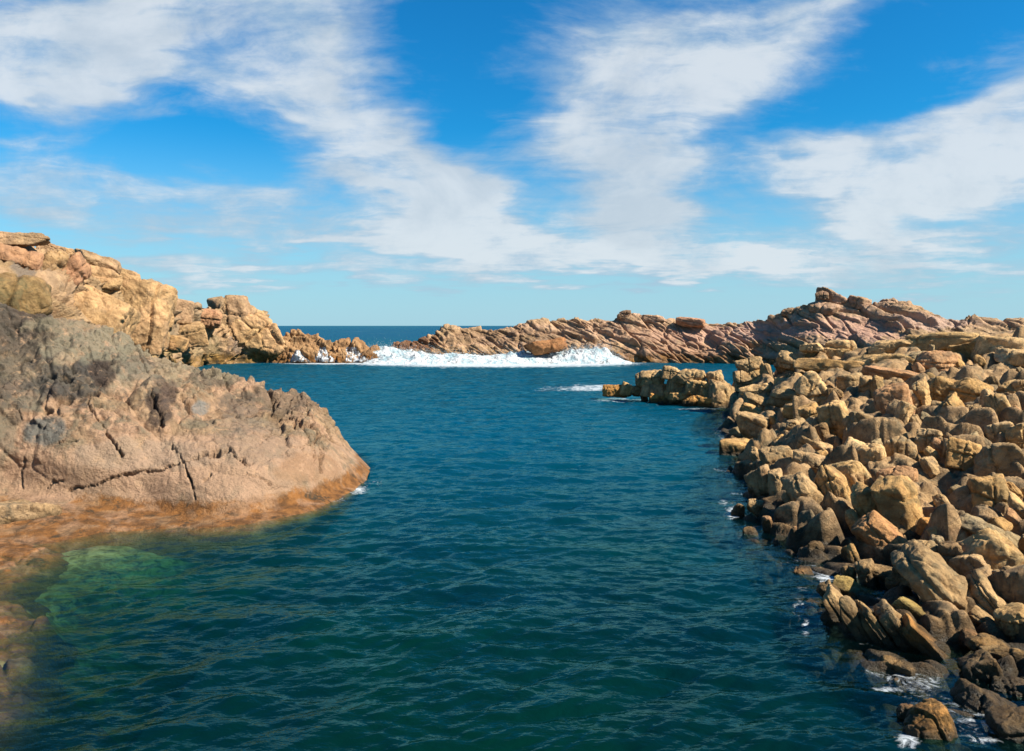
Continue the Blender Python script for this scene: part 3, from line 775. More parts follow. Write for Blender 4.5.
# pixel x, y, width, height, tilt (degrees; positive leans the top to the right, negative to the left), tint, label, [extra]
S = 'boulder'
SHORE = [
    (760, 393, 24, 16, -8, 'p', 'white-capped boulder crowning a stack of slabs at the shore point'),
    (759, 405, 25, 12, 24, 't', 'upper ochre slab lying under the white-capped boulder', 'slab'),
    (755, 413, 25, 10, 26, 'y', 'lower ochre slab tilted above a square block near the inlet', 'slab'),
    (755, 429, 22, 22, 14, 't', 'square tan block leaning below two tilted slabs'),
    (738, 455, 33, 27, 4, 'y', 'blocky yellow boulder with its foot in the water left of the shore', ),
    (743, 381, 14, 18, -6, 't', 'narrow upright tan block at the shore corner beside the islet'),
    (757, 379, 15, 17, 4, 'l', 'smooth upright block just above the white-capped boulder'),
    (768, 378, 10, 27, -22, 't', 'thin leaning slab right of the smooth upright block', 'slab'),
    (750, 366, 20, 13, -10, 't', 'low tan block where the shore meets the far inlet'),
    (814, 393, 22, 36, -34, 'p', 'tall pale slab leaning left at the middle of the upper shore', 'slab'),
    (789, 399, 27, 17, 12, 't', 'arched tan rock overhanging a black hollow'),
    (793, 412, 15, 11, 0, 'y', 'small knobbly rock just under the arched rock'),
    (810, 413, 17, 13, -20, 'y', 'yellow knob at the foot of the tall pale slab'),
    (795, 426, 15, 11, 10, 't', 'second knobbly rock down below the arched rock'),
    (799, 437, 14, 12, -10, 't', 'third knobbly rock down below the arched rock'),
    (814, 427, 14, 14, 30, 't', 'small angular rock among the knobbly cluster'),
    (822, 434, 13, 16, -25, 'd', 'dark small rock wedged beside the tall smooth boulder'),
    (838, 426, 22, 42, -16, 'l', 'tall smooth rounded boulder rising from the knobbly cluster'),
    (862, 431, 24, 32, -20, 't', 'broad brown block leaning against the tall smooth boulder'),
    (767, 447, 16, 20, 0, 'y', 'left one of a pair of round yellow boulders above the water'),
    (784, 447, 18, 18, 6, 'y', 'right one of a pair of round yellow boulders above the water'),
    (812, 449, 28, 16, 22, 't', 'smooth loaf-shaped boulder below the knobbly cluster'),
    (858, 455, 28, 20, 16, 'p', 'bright cream boulder in the middle of the shore'),
    (826, 354, 38, 12, 6, 'l', 'flat pale slab on the shore crest below the white ledge', 'slab'),
    (811, 348, 20, 7, -6, 'p', 'small white ledge at the left end of the shore crest', 'slab'),
    (841, 345, 24, 9, 4, 'p', 'larger white ledge on the shore crest', 'slab'),
    (790, 361, 24, 15, 10, 't', 'weathered brown block at the left of the shore crest'),
    (834, 368, 68, 13, 6, 'y', 'longest flat yellow slab along the upper shore', 'slab'),
    (880, 362, 54, 13, -4, 'l', 'long flat slab ending beside a grey flat stone', 'slab'),
    (915, 360, 32, 12, -10, 'g', 'grey flat stone beside a domed block on the upper shore', 'slab'),
    (946, 342, 62, 14, -2, 'l', 'long tan slab on the crest below the skyline', 'slab'),
    (970, 351, 34, 12, -10, 'y', 'lens-shaped yellow slab under the crest slab', 'slab'),
    (997, 352, 36, 25, 16, 'p', 'big pale block on the crest near the right edge'),
    (1020, 358, 38, 13, 6, 'p', 'pale slab under the crest touching the right edge', 'slab'),
    (891, 347, 36, 11, -6, 'p', 'pinkish white slab at the foot of the far ridge', 'slab'),
    (935, 366, 28, 26, 6, 'k', 'domed pinkish block between a grey flat stone and a dark gap'),
    (897, 376, 54, 11, 8, 'k', 'flat mauve slab under the grey flat stone', 'slab'),
    (973, 375, 11, 13, 0, 'y', 'small square stone standing in the dark gap under the crest'),
    (944, 392, 24, 24, 4, 'y', 'tall yellow block with a flat lit face'),
    (970, 395, 31, 28, 8, 'y', 'big rounded boulder beside the tall yellow block'),
    (924, 399, 11, 30, -20, 'l', 'thin slab leaning left beside the tall yellow block', 'slab'),
    (893, 405, 30, 32, -14, 'k', 'pinkish fan-shaped rock on the middle of the slope'),
    (902, 417, 12, 25, 22, 'p', 'pale wedge leaning right below the pinkish fan-shaped rock'),
    (956, 415, 17, 31, -26, 'y', 'yellow wedge under the big rounded boulder'),
    (942, 413, 14, 21, -6, 't', 'upright block below the tall yellow block'),
    (989, 410, 12, 38, -8, 'p', 'narrow pale upright slab near the right edge', 'slab'),
    (1003, 415, 18, 34, -24, 'l', 'wide pale slab leaning left near the right edge', 'slab'),
    (1007, 393, 14, 18, -20, 'l', 'short pale block above the wide leaning slab'),
    (1020, 393, 15, 20, 0, 't', 'tan block cut by the right edge below the crest'),
    (866, 388, 10, 22, -4, 't', 'left one of two upright posts of rock under the mauve slab'),
    (877, 388, 11, 21, 2, 'l', 'right one of two upright posts of rock under the mauve slab'),
    (850, 386, 20, 20, -10, 't', 'squat block left of the two upright posts of rock'),
    (999, 433, 22, 16, -14, 'p', 'flat-topped pale block near the right edge'),
    (974, 416, 16, 16, 0, 't', 'cube-like stone beside the narrow pale upright slab'),
    (1017, 437, 16, 20, 0, 'l', 'pale stone cut by the right edge at mid slope'),
    (782, 466, 27, 34, -30, 't', 'slanting brown block under the pair of round yellow boulders'),
    (812, 464, 30, 17, 10, 't', 'smooth hump under the loaf-shaped boulder'),
    (762, 488, 21, 33, -18, 't', 'upright tan block above the dark waterside cleft'),
    (777, 487, 13, 30, -14, 't', 'narrow ribbed block next to the upright tan block'),
    (806, 497, 25, 44, -26, 't', 'large leaning boulder overhanging the dark waterside'),
    (834, 491, 22, 42, -20, 'y', 'tall greenish yellow slab leaning beside the large overhanging boulder', 'slab'),
    (850, 481, 32, 32, -24, 'l', 'broad bright boulder with a flat top at the centre of the slope'),
    (872, 509, 24, 40, -28, 'y', 'egg-shaped boulder leaning just left of the biggest yellow slab'),
    (738, 512, 11, 13, -6, 't', 'little rock standing alone in the foam off the shore'),
    (755, 507, 12, 11, 20, 't', 'small stone at the waterline behind the little lone rock'),
    (902, 513, 30, 66, -27, 'y', 'biggest yellow slab with a smooth lit face mid-shore', 'slab'),
    (899, 482, 28, 28, -10, 'k', 'rounded pinkish boulder above the biggest yellow slab'),
    (868, 461, 26, 25, -12, 'p', 'cream boulder right of the bright cream boulder'),
    (901, 452, 26, 24, -6, 't', 'lumpy brown boulder beside a deep black hollow'),
    (988, 497, 29, 36, -6, 'y', 'block with an ochre lit face below the black hollow'),
    (1002, 463, 40, 36, -16, 't', 'large angular brown boulder at the right edge mid slope'),
    (965, 455, 22, 24, 10, 'y', 'greenish stone left of the large angular brown boulder'),
    (930, 440, 20, 18, 0, 't', 'stubby rock above the deep black hollow'),
    (996, 536, 62, 15, 22, 'g', 'long grey slab sloping down to the right edge', 'slab'),
    (992, 561, 46, 44, -38, 'l', 'large smooth boulder under the long grey slab'),
    (948, 536, 26, 22, -16, 'l', 'pale rounded boulder left of the long grey slab'),
    (928, 528, 15, 17, 14, 'o', 'small orange stone against the biggest yellow slab'),
    (880, 538, 40, 26, 42, 'r', 'reddish slanting boulder under the egg-shaped boulder'),
    (923, 555, 23, 28, -14, 't', 'upright brown stone below the small orange stone'),
    (908, 582, 19, 38, -16, 't', 'smooth thumb-shaped boulder over the dark pool'),
    (957, 604, 36, 112, -50, 't', 'longest ribbed boulder slanting across the lower shore', S, dict(ribs=1.0, level=6)),
    (974, 573, 26, 34, -36, 't', 'hunched boulder above the longest ribbed boulder'),
    (951, 562, 17, 32, -16, 'd', 'narrow dark stone between two pale boulders'),
    (993, 604, 18, 56, -38, 't', 'slim slanting ridge of rock right of the longest ribbed boulder', S, dict(ribs=1.0)),
    (1016, 588, 24, 34, -20, 't', 'rounded brown boulder at the right edge of the lower shore'),
    (1014, 622, 28, 26, -20, 'l', 'tan boulder at the right edge just above the dark corner'),
    (846, 622, 16, 60, -36, 't', 'outermost rib of the low ribbed shelf by the water', 'shelf', dict(ribs=1.0, cuts=4)),
    (868, 637, 16, 66, -40, 't', 'rib of rock beside the outermost rib of the shelf', 'shelf', dict(ribs=1.2, cuts=4)),
    (887, 640, 15, 66, -40, 'l', 'middle rib of the low ribbed shelf', 'shelf', dict(ribs=1.2, cuts=4)),
    (907, 641, 16, 68, -38, 't', 'widest rib of the low ribbed shelf', 'shelf', dict(ribs=1.0, cuts=4)),
    (931, 650, 14, 58, -50, 'o', 'inner orange rib of the low ribbed shelf', 'shelf', dict(ribs=1.0, cuts=4)),
    (896, 668, 28, 15, 12, 'y', 'blunt yellow end of the low ribbed shelf', 'shelf'),
    (838, 602, 36, 15, 44, 't', 'flat cracked rock at the outer tip of the low ribbed shelf', 'shelf', dict(ribs=1.6)),
    (858, 598, 12, 44, -52, 'v', 'mossy green rib beside the white trickle', 'shelf'),
    (930, 624, 12, 60, -58, 'v', 'mossy green ledge under the longest ribbed boulder', 'shelf'),
    (984, 677, 30, 34, -16, 't', 'forked tan rock above the dark corner'),
    (1006, 659, 30, 17, -6, 'l', 'flat tan stone right of the forked rock'),
    (986, 648, 32, 14, 16, 'y', 'yellow stone between the shelf and the longest ribbed boulder'),
    (802, 575, 17, 12, 4, 'o', 'bright orange rock awash at the mouth of the pool'),
    (848, 576, 12, 17, -6, 'l', 'small upright stone at the back of the pool'),
    (868, 580, 13, 30, -16, 't', 'slim stone rising behind the white trickle'),
    (885, 575, 24, 11, 16, 't', 'flat stone reaching back from the slim stone'),
    (813, 607, 12, 12, 0, 'o', 'round orange rock alone in the water by the shelf tip'),
    (931, 738, 46, 56, -22, 'o', 'big ochre block alone in the water at the bottom of the picture', S, dict(d=9.5, sink=0.1, level=6, cuts=12, cut_lo=.72, p=12, thick=.8, yaw=.5)),
    (990, 712, 44, 28, 10, 'd', 'broad shade-darkened rock in the shaded corner behind the ochre block', S, dict(d=10.1)),  # dark tint puts the corner's shade into the rock colour, next rows too
    (1015, 738, 40, 36, -12, 'd', 'shade-darkened rock at the very bottom right corner', S, dict(d=9.4)),
    (1012, 694, 30, 18, 0, 'd', 'shade-darkened flat rock under the flat tan stone in the shaded corner', S, dict(d=10.6)),
    (908, 714, 16, 15, 0, 'r', 'reddish knob on the corner of the big ochre block', S, dict(d=9.9)),
    (614, 391, 18, 10, 2, 'o', 'flat yellow rock at the outer tip of the islet'),
    (627, 390, 11, 11, 20, 'y', 'small rock between the islet and its outer tip'),
    (637, 391, 10, 9, 0, 'd', 'dark small rock at the near end of the islet'),
    (650, 379, 24, 13, -8, 't', 'low rounded boulder on the left shoulder of the islet'),
    (671, 373, 16, 11, 6, 't', 'topmost boulder of the islet'),
    (655, 390, 22, 13, 0, 'k', 'shaded pinkish block at the left foot of the islet'),
    (677, 388, 17, 15, 10, 't', 'upright block in the middle of the islet'),
    (678, 399, 18, 11, 0, 'y', 'yellow stone at the foot of the islet'),
    (699, 389, 24, 13, 12, 'l', 'smooth pale boulder on the face of the islet'),
    (691, 376, 24, 12, 4, 't', 'flat block on the right top of the islet'),
    (699, 402, 26, 10, 4, 'o', 'long low orange stone at the right foot of the islet'),
    (661, 400, 22, 10, 14, 'o', 'orange stone at the left foot of the islet'),
    (720, 396, 20, 25, 14, 't', 'tall tan block leaning where the islet joins the shore'),
    (715, 379, 13, 13, -10, 't', 'square stone on the neck of the islet'),
]
for row in SHORE:
    px, py, w, h, tl, tn, lab = row[:7]
    cat = row[7] if len(row) > 7 else S
    kw = dict(row[8]) if len(row) > 8 else {}
    kw.setdefault('level', 5 if w * h > 130 else 4)
    nm = {'boulder': 'boulder', 'slab': 'rock_slab', 'shelf': 'rock_rib'}[cat]
    place(nm, px, py, w, h, tl, tn, lab, {'boulder': 'boulder', 'slab': 'rock slab', 'shelf': 'rock rib'}[cat], **kw)

# smaller stones packed between them: a few worn shapes, copied
proto = [boulder_mesh('packed_stone', 500 + i, (1, 1, 1), 4, M_shore, rough=0.9) for i in range(16)]
rng = random.Random(5)
ZONES = [([(724, 372), (800, 352), (870, 352), (870, 440), (800, 460), (716, 470), (722, 420)], 'small tan stone packed between the boulders at the far left of the right shore', 'stones packed in the far left of the shore', 14),
         ([(870, 345), (1024, 335), (1030, 450), (870, 450)], 'small yellowish stone packed between the slabs of the upper right shore', 'stones packed in the upper right shore', 16),
         ([(740, 470), (870, 445), (880, 560), (800, 560), (742, 530)], 'small brown stone packed among the boulders above the dark waterside', 'stones packed above the dark waterside', 12),
         ([(880, 450), (1030, 450), (1030, 640), (990, 660), (890, 590)], 'small stone in the gaps among the big leaning boulders of the lower right shore', 'stones packed in the lower right shore', 18),
         ([(640, 372), (728, 372), (728, 408), (645, 402)], 'small stone packed between the blocks of the islet', 'stones packed in the islet', 8)]


def inside(x, y, poly):
    c = False
    for (x0, y0), (x1, y1) in zip(poly, poly[1:] + poly[:1]):
        if (y0 > y) != (y1 > y) and x < (x1 - x0) * (y - y0) / (y1 - y0) + x0: c = not c
    return c


done = []
for poly, lab, grp, cnt in ZONES:
    xs, ys = [p[0] for p in poly], [p[1] for p in poly]
    k = tries = 0
    while k < cnt and tries < 6000:
        tries += 1
        x, y = rng.uniform(min(xs), max(xs)), rng.uniform(min(ys), max(ys))
        if not inside(x, y, poly): continue
        bad = False
        for (mx, my, mw, mh, mt) in MASK:
            ca, sa = math.cos(R(mt)), math.sin(R(mt))
            ax, ay = x - mx, y - my
            uu, vv = ax * ca + ay * sa, -ax * sa + ay * ca
            if (uu / (mw * 0.52)) ** 2 + (vv / (mh * 0.52)) ** 2 < 1: bad = True; break
        s_ = rng.uniform(7.5, 12) * (0.75 + 0.6 * max(0, (y - 360) / 260)) * (0.7 if 'islet' in lab else 1)
        if bad or any((x - a) ** 2 + (y - b) ** 2 < (0.5 * (s_ + c)) ** 2 for a, b, c in done): continue
        if hit(('surface',), x, y) is None: continue
        done.append((x, y, s_))
        place('packed_stone', x, y, s_ * rng.uniform(0.75, 1.15), s_ * rng.uniform(1.0, 2.0), rng.gauss(-24, 14), rng.choice('tttyylkdg'), lab, 'stone', group=grp, me=proto[rng.randrange(16)], sink=0.75, mask=False, yaw=rng.uniform(-.6, .6))
        k += 1

# stones on the far ridge, the cliff and the headland
for (px, py, w, h, tl, tn, lab, mt, on, dd) in [
        (833, 300, 30, 15, 18, 't', 'highest boulder perched on the skyline of the far ridge', M_ridge, 'ridge', 102),
        (822, 295, 11, 8, 0, 'd', 'knob sticking up at the left end of the highest skyline boulder', M_ridge, 'ridge', 101),
        (859, 304, 20, 12, 18, 't', 'second skyline boulder, right of the highest one', M_ridge, 'ridge', 100.5),
        (823, 309, 24, 10, 12, 't', 'flat boulder right under the highest skyline boulder', M_ridge, 'ridge', 100.5),
        (794, 313, 20, 9, 14, 't', 'low boulder left of the skyline boulders on the ridge', M_ridge, 'ridge', 104),
        (897, 314, 30, 24, 20, 't', 'furrowed dome on the ridge skyline', M_ridge, 'ridge', 98.5),
        (624, 316, 11, 9, 0, 'd', 'lone dark knob on the low left part of the ridge skyline', M_ridge, 'ridge', 113),
        (650, 319, 26, 7, 4, 't', 'low hump on the ridge skyline right of the lone dark knob', M_ridge, 'ridge', 112),
        (690, 322, 24, 8, 10, 'k', 'flat pink hump midway along the ridge skyline', M_ridge, 'ridge', 110),
        (20, 240, 40, 11, -2, 't', 'overhanging cap rock on the highest point of the cliff', M_cliff, 'cliff', 59),
        (52, 250, 20, 9, 20, 't', 'small block on the cliff edge right of the highest cap rock', M_cliff, 'cliff', 63),
        (64, 252, 15, 7, 6, 'l', 'pale pebble-shaped rock on the cliff skyline', M_cliff, 'cliff', 66),
        (75, 255, 9, 4, 0, 'd', 'tiny dark rock on the cliff skyline', M_cliff, 'cliff', 67),
        (98, 264, 32, 13, 10, 't', 'big hooded cap rock midway down the cliff skyline', M_cliff, 'cliff', 69.5),
        (127, 276, 24, 10, 14, 'l', 'lower cap rock with a dark notch on the cliff skyline', M_cliff, 'cliff', 74),
        (38, 279, 17, 60, 42, 'l', 'upper slab leaning right on the cliff face', M_cliff, 'cliff', 60),
        (60, 284, 20, 62, 46, 'k', 'lower pinkish slab leaning right on the cliff face', M_cliff, 'cliff', 61.5),
        (97, 284, 36, 26, 8, 'l', 'square block under the hooded cap rock', M_cliff, 'cliff', 69),
        (88, 314, 66, 48, 24, 'l', 'broad smooth orange tan face low on the cliff', M_cliff, 'cliff', 63.5),
        (142, 314, 46, 56, 10, 'l', 'big smooth block split by one crack, right end of the high cliff', M_cliff, 'cliff', 72),
        (10, 262, 44, 26, 14, 'k', 'pinkish block below the highest cap rock', M_cliff, 'cliff', 57.5),
        (232, 322, 32, 44, -4, 't', 'rounded brown dome at the seaward end of the cliff', M_cliff, 'cliff', 105.5),
        (256, 338, 34, 48, -34, 'l', 'sloping tan shoulder right of the rounded brown dome', M_cliff, 'cliff', 106.5),
        (205, 318, 24, 16, 10, 'k', 'jumbled pinkish block left of the rounded brown dome', M_cliff, 'cliff', 100),
        (178, 318, 24, 30, 6, 't', 'stained block beyond the smooth split block', M_cliff, 'cliff', 92),
        (189, 336, 26, 18, -10, 'l', 'pale angular boulder in the hollow of the cliff', M_cliff, 'cliff', 91),
        (168, 344, 30, 14, 6, 'y', 'yellow boulder at the foot of the smooth split block', M_cliff, 'cliff', 80),
        (3, 300, 72, 42, 14, 'm', 'large smooth olive brown boulder on top of the left headland', M_head, 'headland', 26.3),
        (18, 519, 66, 34, 6, 'h', 'smooth grey rock low in the water at the left edge', M_shore, 'headland', 19.4),
        (548, 347, 36, 11, -8, 'r', 'brown rock half buried in the breaking wave', M_reef, 'ridge', 105.8)]:
    kw = dict(p=20, cuts=6, rough=1.0) if mt is M_cliff else (dict(ribs=1.3, p=18) if 'furrowed' in lab else dict(p=20, cuts=10, cut_lo=.74) if mt is M_ridge else {})
    if 'olive brown' in lab: kw = dict(seed=39356, p=12, rough=0.8)
    nm = 'rock_slab' if 'slab' in lab else 'boulder'
    place(nm, px, py, w, h, tl, tn, lab, 'rock slab' if nm == 'rock_slab' else 'boulder', mat=mt, d=dd, mask=False, level=6 if w * h > 1500 else 5, sink=0.75 if mt is M_ridge else 0.35, **kw)

# ---- rock shelf awash along the left edge
ys_, xs_ = np.linspace(8.5, 20.5, 420), np.linspace(0, 1, 300)
ek = ground(np.array([70, 58, 40, 26, 24, 18, 6, -20]), np.array([543, 555, 572, 596, 630, 668, 715, 751]))
xe = np.interp(ys_, ek[::-1, 1], ek[::-1, 0])
XX = xe[:, None] + 1.6 - xs_[None] * 8.0
YY = ys_[:, None] + 0 * XX
tt_ = (xe[:, None] - XX) + 0.9 * fbm(np.c_[XX.ravel() * 0.6, YY.ravel() * 0.6, 0 * XX.ravel()], 131, 4).reshape(XX.shape)
ZZ = np.interp(tt_, [-1.8, -0.5, 0, 0.7, 2.5, 6], [-2.2, -0.70, -0.20, 0.02, 0.18, 0.4])
V = np.stack([XX, YY, ZZ], -1).reshape(-1, 3)
bS, _, _ = blocks(V, np.eye(3), (0.8, 0.6, 0.5), 132, step=0.09, tilt=0.07, groove=0.07, gw=0.10)
V[:, 2] += bS + 0.10 * fbm(V * 1.6, 133, 5)
finish('rock_shelf', V.reshape(420, 300, 3), M_head, 'orange brown rock shelf lying awash along the left edge of the picture', 'rock shelf')
# ------------------------------------------------------------------ seabed
M_bed = bpy.data.materials.new('weedy_seabed'); M_bed.use_nodes = True
g = NT(M_bed.node_tree)
pos = g.n('ShaderNodeNewGeometry').outputs['Position']
b1n, b2n = g.noise(pos, 0.9, 8, 0.7, 0.6), g.noise(pos, 3.6, 9, 0.75, 0.8)
c = g.ramp(b1n, [(0.34, (0.025, 0.035, 0.012)), (0.46, (0.07, 0.075, 0.025)), (0.56, (0.15, 0.14, 0.05)), (0.66, (0.30, 0.32, 0.15))])
c = g.mix(g.sstep(b2n, 0.4, 0.62), g.mix(1.0, c, (0.5, 0.5, 0.45), 'MULTIPLY'), c)
sa = g.n('ShaderNodeAttribute', attribute_type='GEOMETRY', attribute_name='patch_amount').outputs['Fac']
c = g.mix(g.m('MULTIPLY', g.m('MULTIPLY', sa, 0.8), g.sstep(b2n, 0.42, 0.60)), c, (0.24, 0.25, 0.115))
sw = g.n('ShaderNodeAttribute', attribute_type='GEOMETRY', attribute_name='rust').outputs['Fac']
c = g.mix(g.m('MULTIPLY', sw, g.sstep(b2n, 0.36, 0.56)), c, (0.26, 0.10, 0.025))
g.n('ShaderNodeOutputMaterial', ins={0: g.n('ShaderNodeBsdfPrincipled', ins={'Base Color': c, 'Roughness': 0.9}).outputs[0]})
x = np.linspace(-45, 60, 520); y = np.concatenate([np.linspace(2, 36, 420), np.linspace(36.3, 150, 130)])
XX, YY = np.meshgrid(x, y, indexing='ij')
q = np.c_[XX.ravel(), YY.ravel()]
bp = [(0, 545), (40, 548), (80, 545), (120, 540), (180, 536), (240, 535), (300, 522)]
sh = []
for px, py, z in [(0, 548, -.12), (40, 552, -.15), (80, 548, -.2), (130, 545, -.35), (200, 545, -.8), (270, 540, -1.0), (330, 515, -1.2), (0, 575, -.12), (0, 600, -.10), (15, 650, -.15), (25, 580, -.35), (40, 620, -.6), (0, 700, -.5),
                  (90, 580, -1.2), (150, 575, -1.6), (90, 640, -1.7), (60, 740, -1.5), (200, 670, -1.8), (130, 705, -1.6), (160, 730, -1.6), (250, 600, -2.6), (300, 650, -3.2), (320, 730, -3.0), (400, 560, -4.5), (450, 700, -4.5), (600, 740, -4.5), (700, 740, -3.5), (760, 600, -3.2), (500, 500, -6), (620, 430, -6), (400, 420, -6), (800, 690, -2.2), (850, 720, -1.8)]:
    p = ground(px, py); sh.append([p[0], p[1], z])
sh += [(-30, 8, .8), (-16, 5, 0), (-30, 20, 1), (-45, 10, 3), (-45, 60, -2), (0, 60, -7), (20, 100, -7), (-30, 100, -6), (0, 150, -9), (60, 150, -9), (60, 60, -5), (60, 5, -3), (20, 4, -2), (0, 3, -5), (-45, 150, -9)]
sh = np.array(sh, float)
zb = np.minimum(tps(tps_fit(sh[:, :2], sh[:, 2], 0.1), sh[:, :2], q), 0.6)
V = np.c_[q, zb]
V[:, 2] += 0.22 * fbm(V * 0.9, 91, 4) * sst(-zb, -0.1, 0.6) + 0.10 * fbm(V * 2.5, 92, 3) * sst(-zb, -0.1, 0.4)
PX, PY = project(np.c_[q, np.zeros(len(q))])
A = np.zeros(len(q))
for (sx, sy, rx, ry, a) in [(110, 552, 70, 14, .9), (150, 545, 40, 8, 1), (60, 572, 26, 10, .7), (200, 671, 12, 9, 1), (118, 708, 10, 12, 1), (158, 724, 20, 10, 1), (22, 662, 34, 12, .9), (32, 617, 10, 6, .9), (240, 725, 70, 24, .5), (120, 606, 60, 16, .5), (280, 640, 40, 10, .35), (70, 690, 40, 14, .4)]:
    A = np.maximum(A, a * sst(1.3 - np.sqrt(((PX - sx) / rx) ** 2 + ((PY - sy) / ry) ** 2) + 0.5 * fbm(V * 1.5, 93, 3), 0, 0.6))
RU = sst(1.3 - np.sqrt(((PX - 20) / 80) ** 2 + ((PY - 540) / 28) ** 2), 0, .5)
RU = np.maximum(RU, sst(1.3 - np.sqrt(((PX + 2) / 24) ** 2 + ((PY - 600) / 50) ** 2) + 0.5 * fbm(V * 1.7, 94, 3), 0, .4))
me = mesh('seabed', V, grid_faces(520, 550), M_bed)
attr_f(me, 'patch_amount', A); attr_f(me, 'rust', RU * (1 - A))
link('seabed', me, kind='structure')
BVH['seabed'] = BVHTree.FromPolygons(V.tolist(), grid_faces(520, 550).tolist())

# depth of water over whatever lies below, on a plan grid
gx_, gy_ = np.linspace(-30, 30, 200), np.linspace(4, 112, 300)
dep = np.full((200, 300), 6.0)
for i, xx in enumerate(gx_):
    for j, yy in enumerate(gy_):
        zt = -6.0
        for nme in ('seabed', 'headland', 'bedrock', 'rock_shelf'):
            r = BVH[nme].ray_cast(Vector((xx, yy, 30)), Vector((0, 0, -1)))
            if r[0] is not None: zt = max(zt, r[0].z)
        dep[i, j] = -zt


def bil(Gd, gx, gy, x, y):
    fx = np.clip((x - gx[0]) / (gx[1] - gx[0]), 0, len(gx) - 1.001); fy = np.clip((y - gy[0]) / (gy[1] - gy[0]), 0, len(gy) - 1.001)
    i, j = fx.astype(int), fy.astype(int); fx, fy = fx - i, fy - j
    return Gd[i, j] * (1 - fx) * (1 - fy) + Gd[i + 1, j] * fx * (1 - fy) + Gd[i, j + 1] * (1 - fx) * fy + Gd[i + 1, j + 1] * fx * fy


# ------------------------------------------------------------------ the sea
M_sea = bpy.data.materials.new('sea_water'); M_sea.use_nodes = True
g = NT(M_sea.node_tree)
pos = g.n('ShaderNodeNewGeometry').outputs['Position']
dpt = g.n('ShaderNodeAttribute', attribute_type='GEOMETRY', attribute_name='depth').outputs['Fac']
fo = g.n('ShaderNodeAttribute', attribute_type='GEOMETRY', attribute_name='foam').outputs['Fac']
sepp = g.n('ShaderNodeSeparateXYZ', ins={0: pos})
wv = g.n('ShaderNodeMapping', ins={'Vector': pos, 'Scale': (0.55, 1.0, 1.0)}).outputs[0]
h1 = g.noise(wv, 2.2, 4, 0.55, 0.3)
h2 = g.noise(wv, 7.0, 3, 0.55, 0.2)
h3 = g.noise(wv, 0.42, 5, 0.62, 0.3)
h4 = g.noise(wv, 1.0, 4, 0.6, 0.3)
farw = g.sstep(sepp.outputs[1], 14.0, 60.0)
hh = g.m('ADD', g.m('ADD', g.m('MULTIPLY', h1, 0.065), g.m('MULTIPLY', h2, 0.014)), g.m('MULTIPLY', g.m('ADD', g.m('MULTIPLY', h3, 0.85), g.m('MULTIPLY', h4, 0.32)), farw))
bmp = g.n('ShaderNodeBump', ins={'Height': hh, 'Strength': 1.0, 'Distance': 1.0})
opac = g.m('MINIMUM', g.m('MULTIPLY', g.m('SUBTRACT', 1.0, g.m('EXPONENT', g.m('MULTIPLY', dpt, -0.45))), 1.19), 1.0)
tint = g.n('ShaderNodeCombineColor', ins={0: g.m('EXPONENT', g.m('MULTIPLY', dpt, -1.0)), 1: g.m('EXPONENT', g.m('MULTIPLY', dpt, -0.38)), 2: g.m('EXPONENT', g.m('MULTIPLY', dpt, -0.62))}).outputs[0]
patch = g.noise(pos, 0.16, 4, 0.6, 0.4)
near_c = g.mix(g.sstep(patch, 0.35, 0.65), (0.0003, 0.0075, 0.0085), (0.0004, 0.013, 0.0075))
body = g.mix(g.sstep(sepp.outputs[1], 8.0, 40.0), near_c, (0.0006, 0.041, 0.072))
body = g.mix(g.sstep(sepp.outputs[1], 115.0, 400.0), body, (0.002, 0.032, 0.085))
bodyd = g.n('ShaderNodeBsdfDiffuse', ins={'Color': body, 'Normal': bmp.outputs[0]})
trn = g.n('ShaderNodeBsdfTransparent', ins={'Color': tint})
under = g.n('ShaderNodeMixShader', ins={0: opac, 1: trn.outputs[0], 2: bodyd.outputs[0]})
gl = g.n('ShaderNodeBsdfGlossy', distribution='GGX', ins={'Color': (0.33, 0.80, 0.80, 1), 'Roughness': 0.06, 'Normal': bmp.outputs[0]})
fr = g.n('ShaderNodeFresnel', ins={'IOR': 1.333, 'Normal': bmp.outputs[0]})
surf = g.n('ShaderNodeMixShader', ins={0: g.m('MINIMUM', fr.outputs[0], 0.30), 1: under.outputs[0], 2: gl.outputs[0]})
fn = g.noise(pos, g.m('ADD', 1.6, g.m('MULTIPLY', g.sstep(sepp.outputs[1], 60.0, 20.0), 4.0)), 9, 0.74, 1.2)
ff = g.sstep(g.m('ADD', g.m('MULTIPLY', fo, 0.9), g.m('MULTIPLY', g.m('SUBTRACT', fn, 0.5), 1.6)), 0.42, 0.86)
ff = g.m('MULTIPLY', g.m('MULTIPLY', ff, 0.9), g.sstep(fo, 0.02, 0.2))
foam = g.n('ShaderNodeBsdfDiffuse', ins={'Color': (0.40, 0.43, 0.45, 1)})
allm = g.n('ShaderNodeMixShader', ins={0: ff, 1: surf.outputs[0], 2: foam.outputs[0]})
g.n('ShaderNodeOutputMaterial', ins={0: allm.outputs[0]})

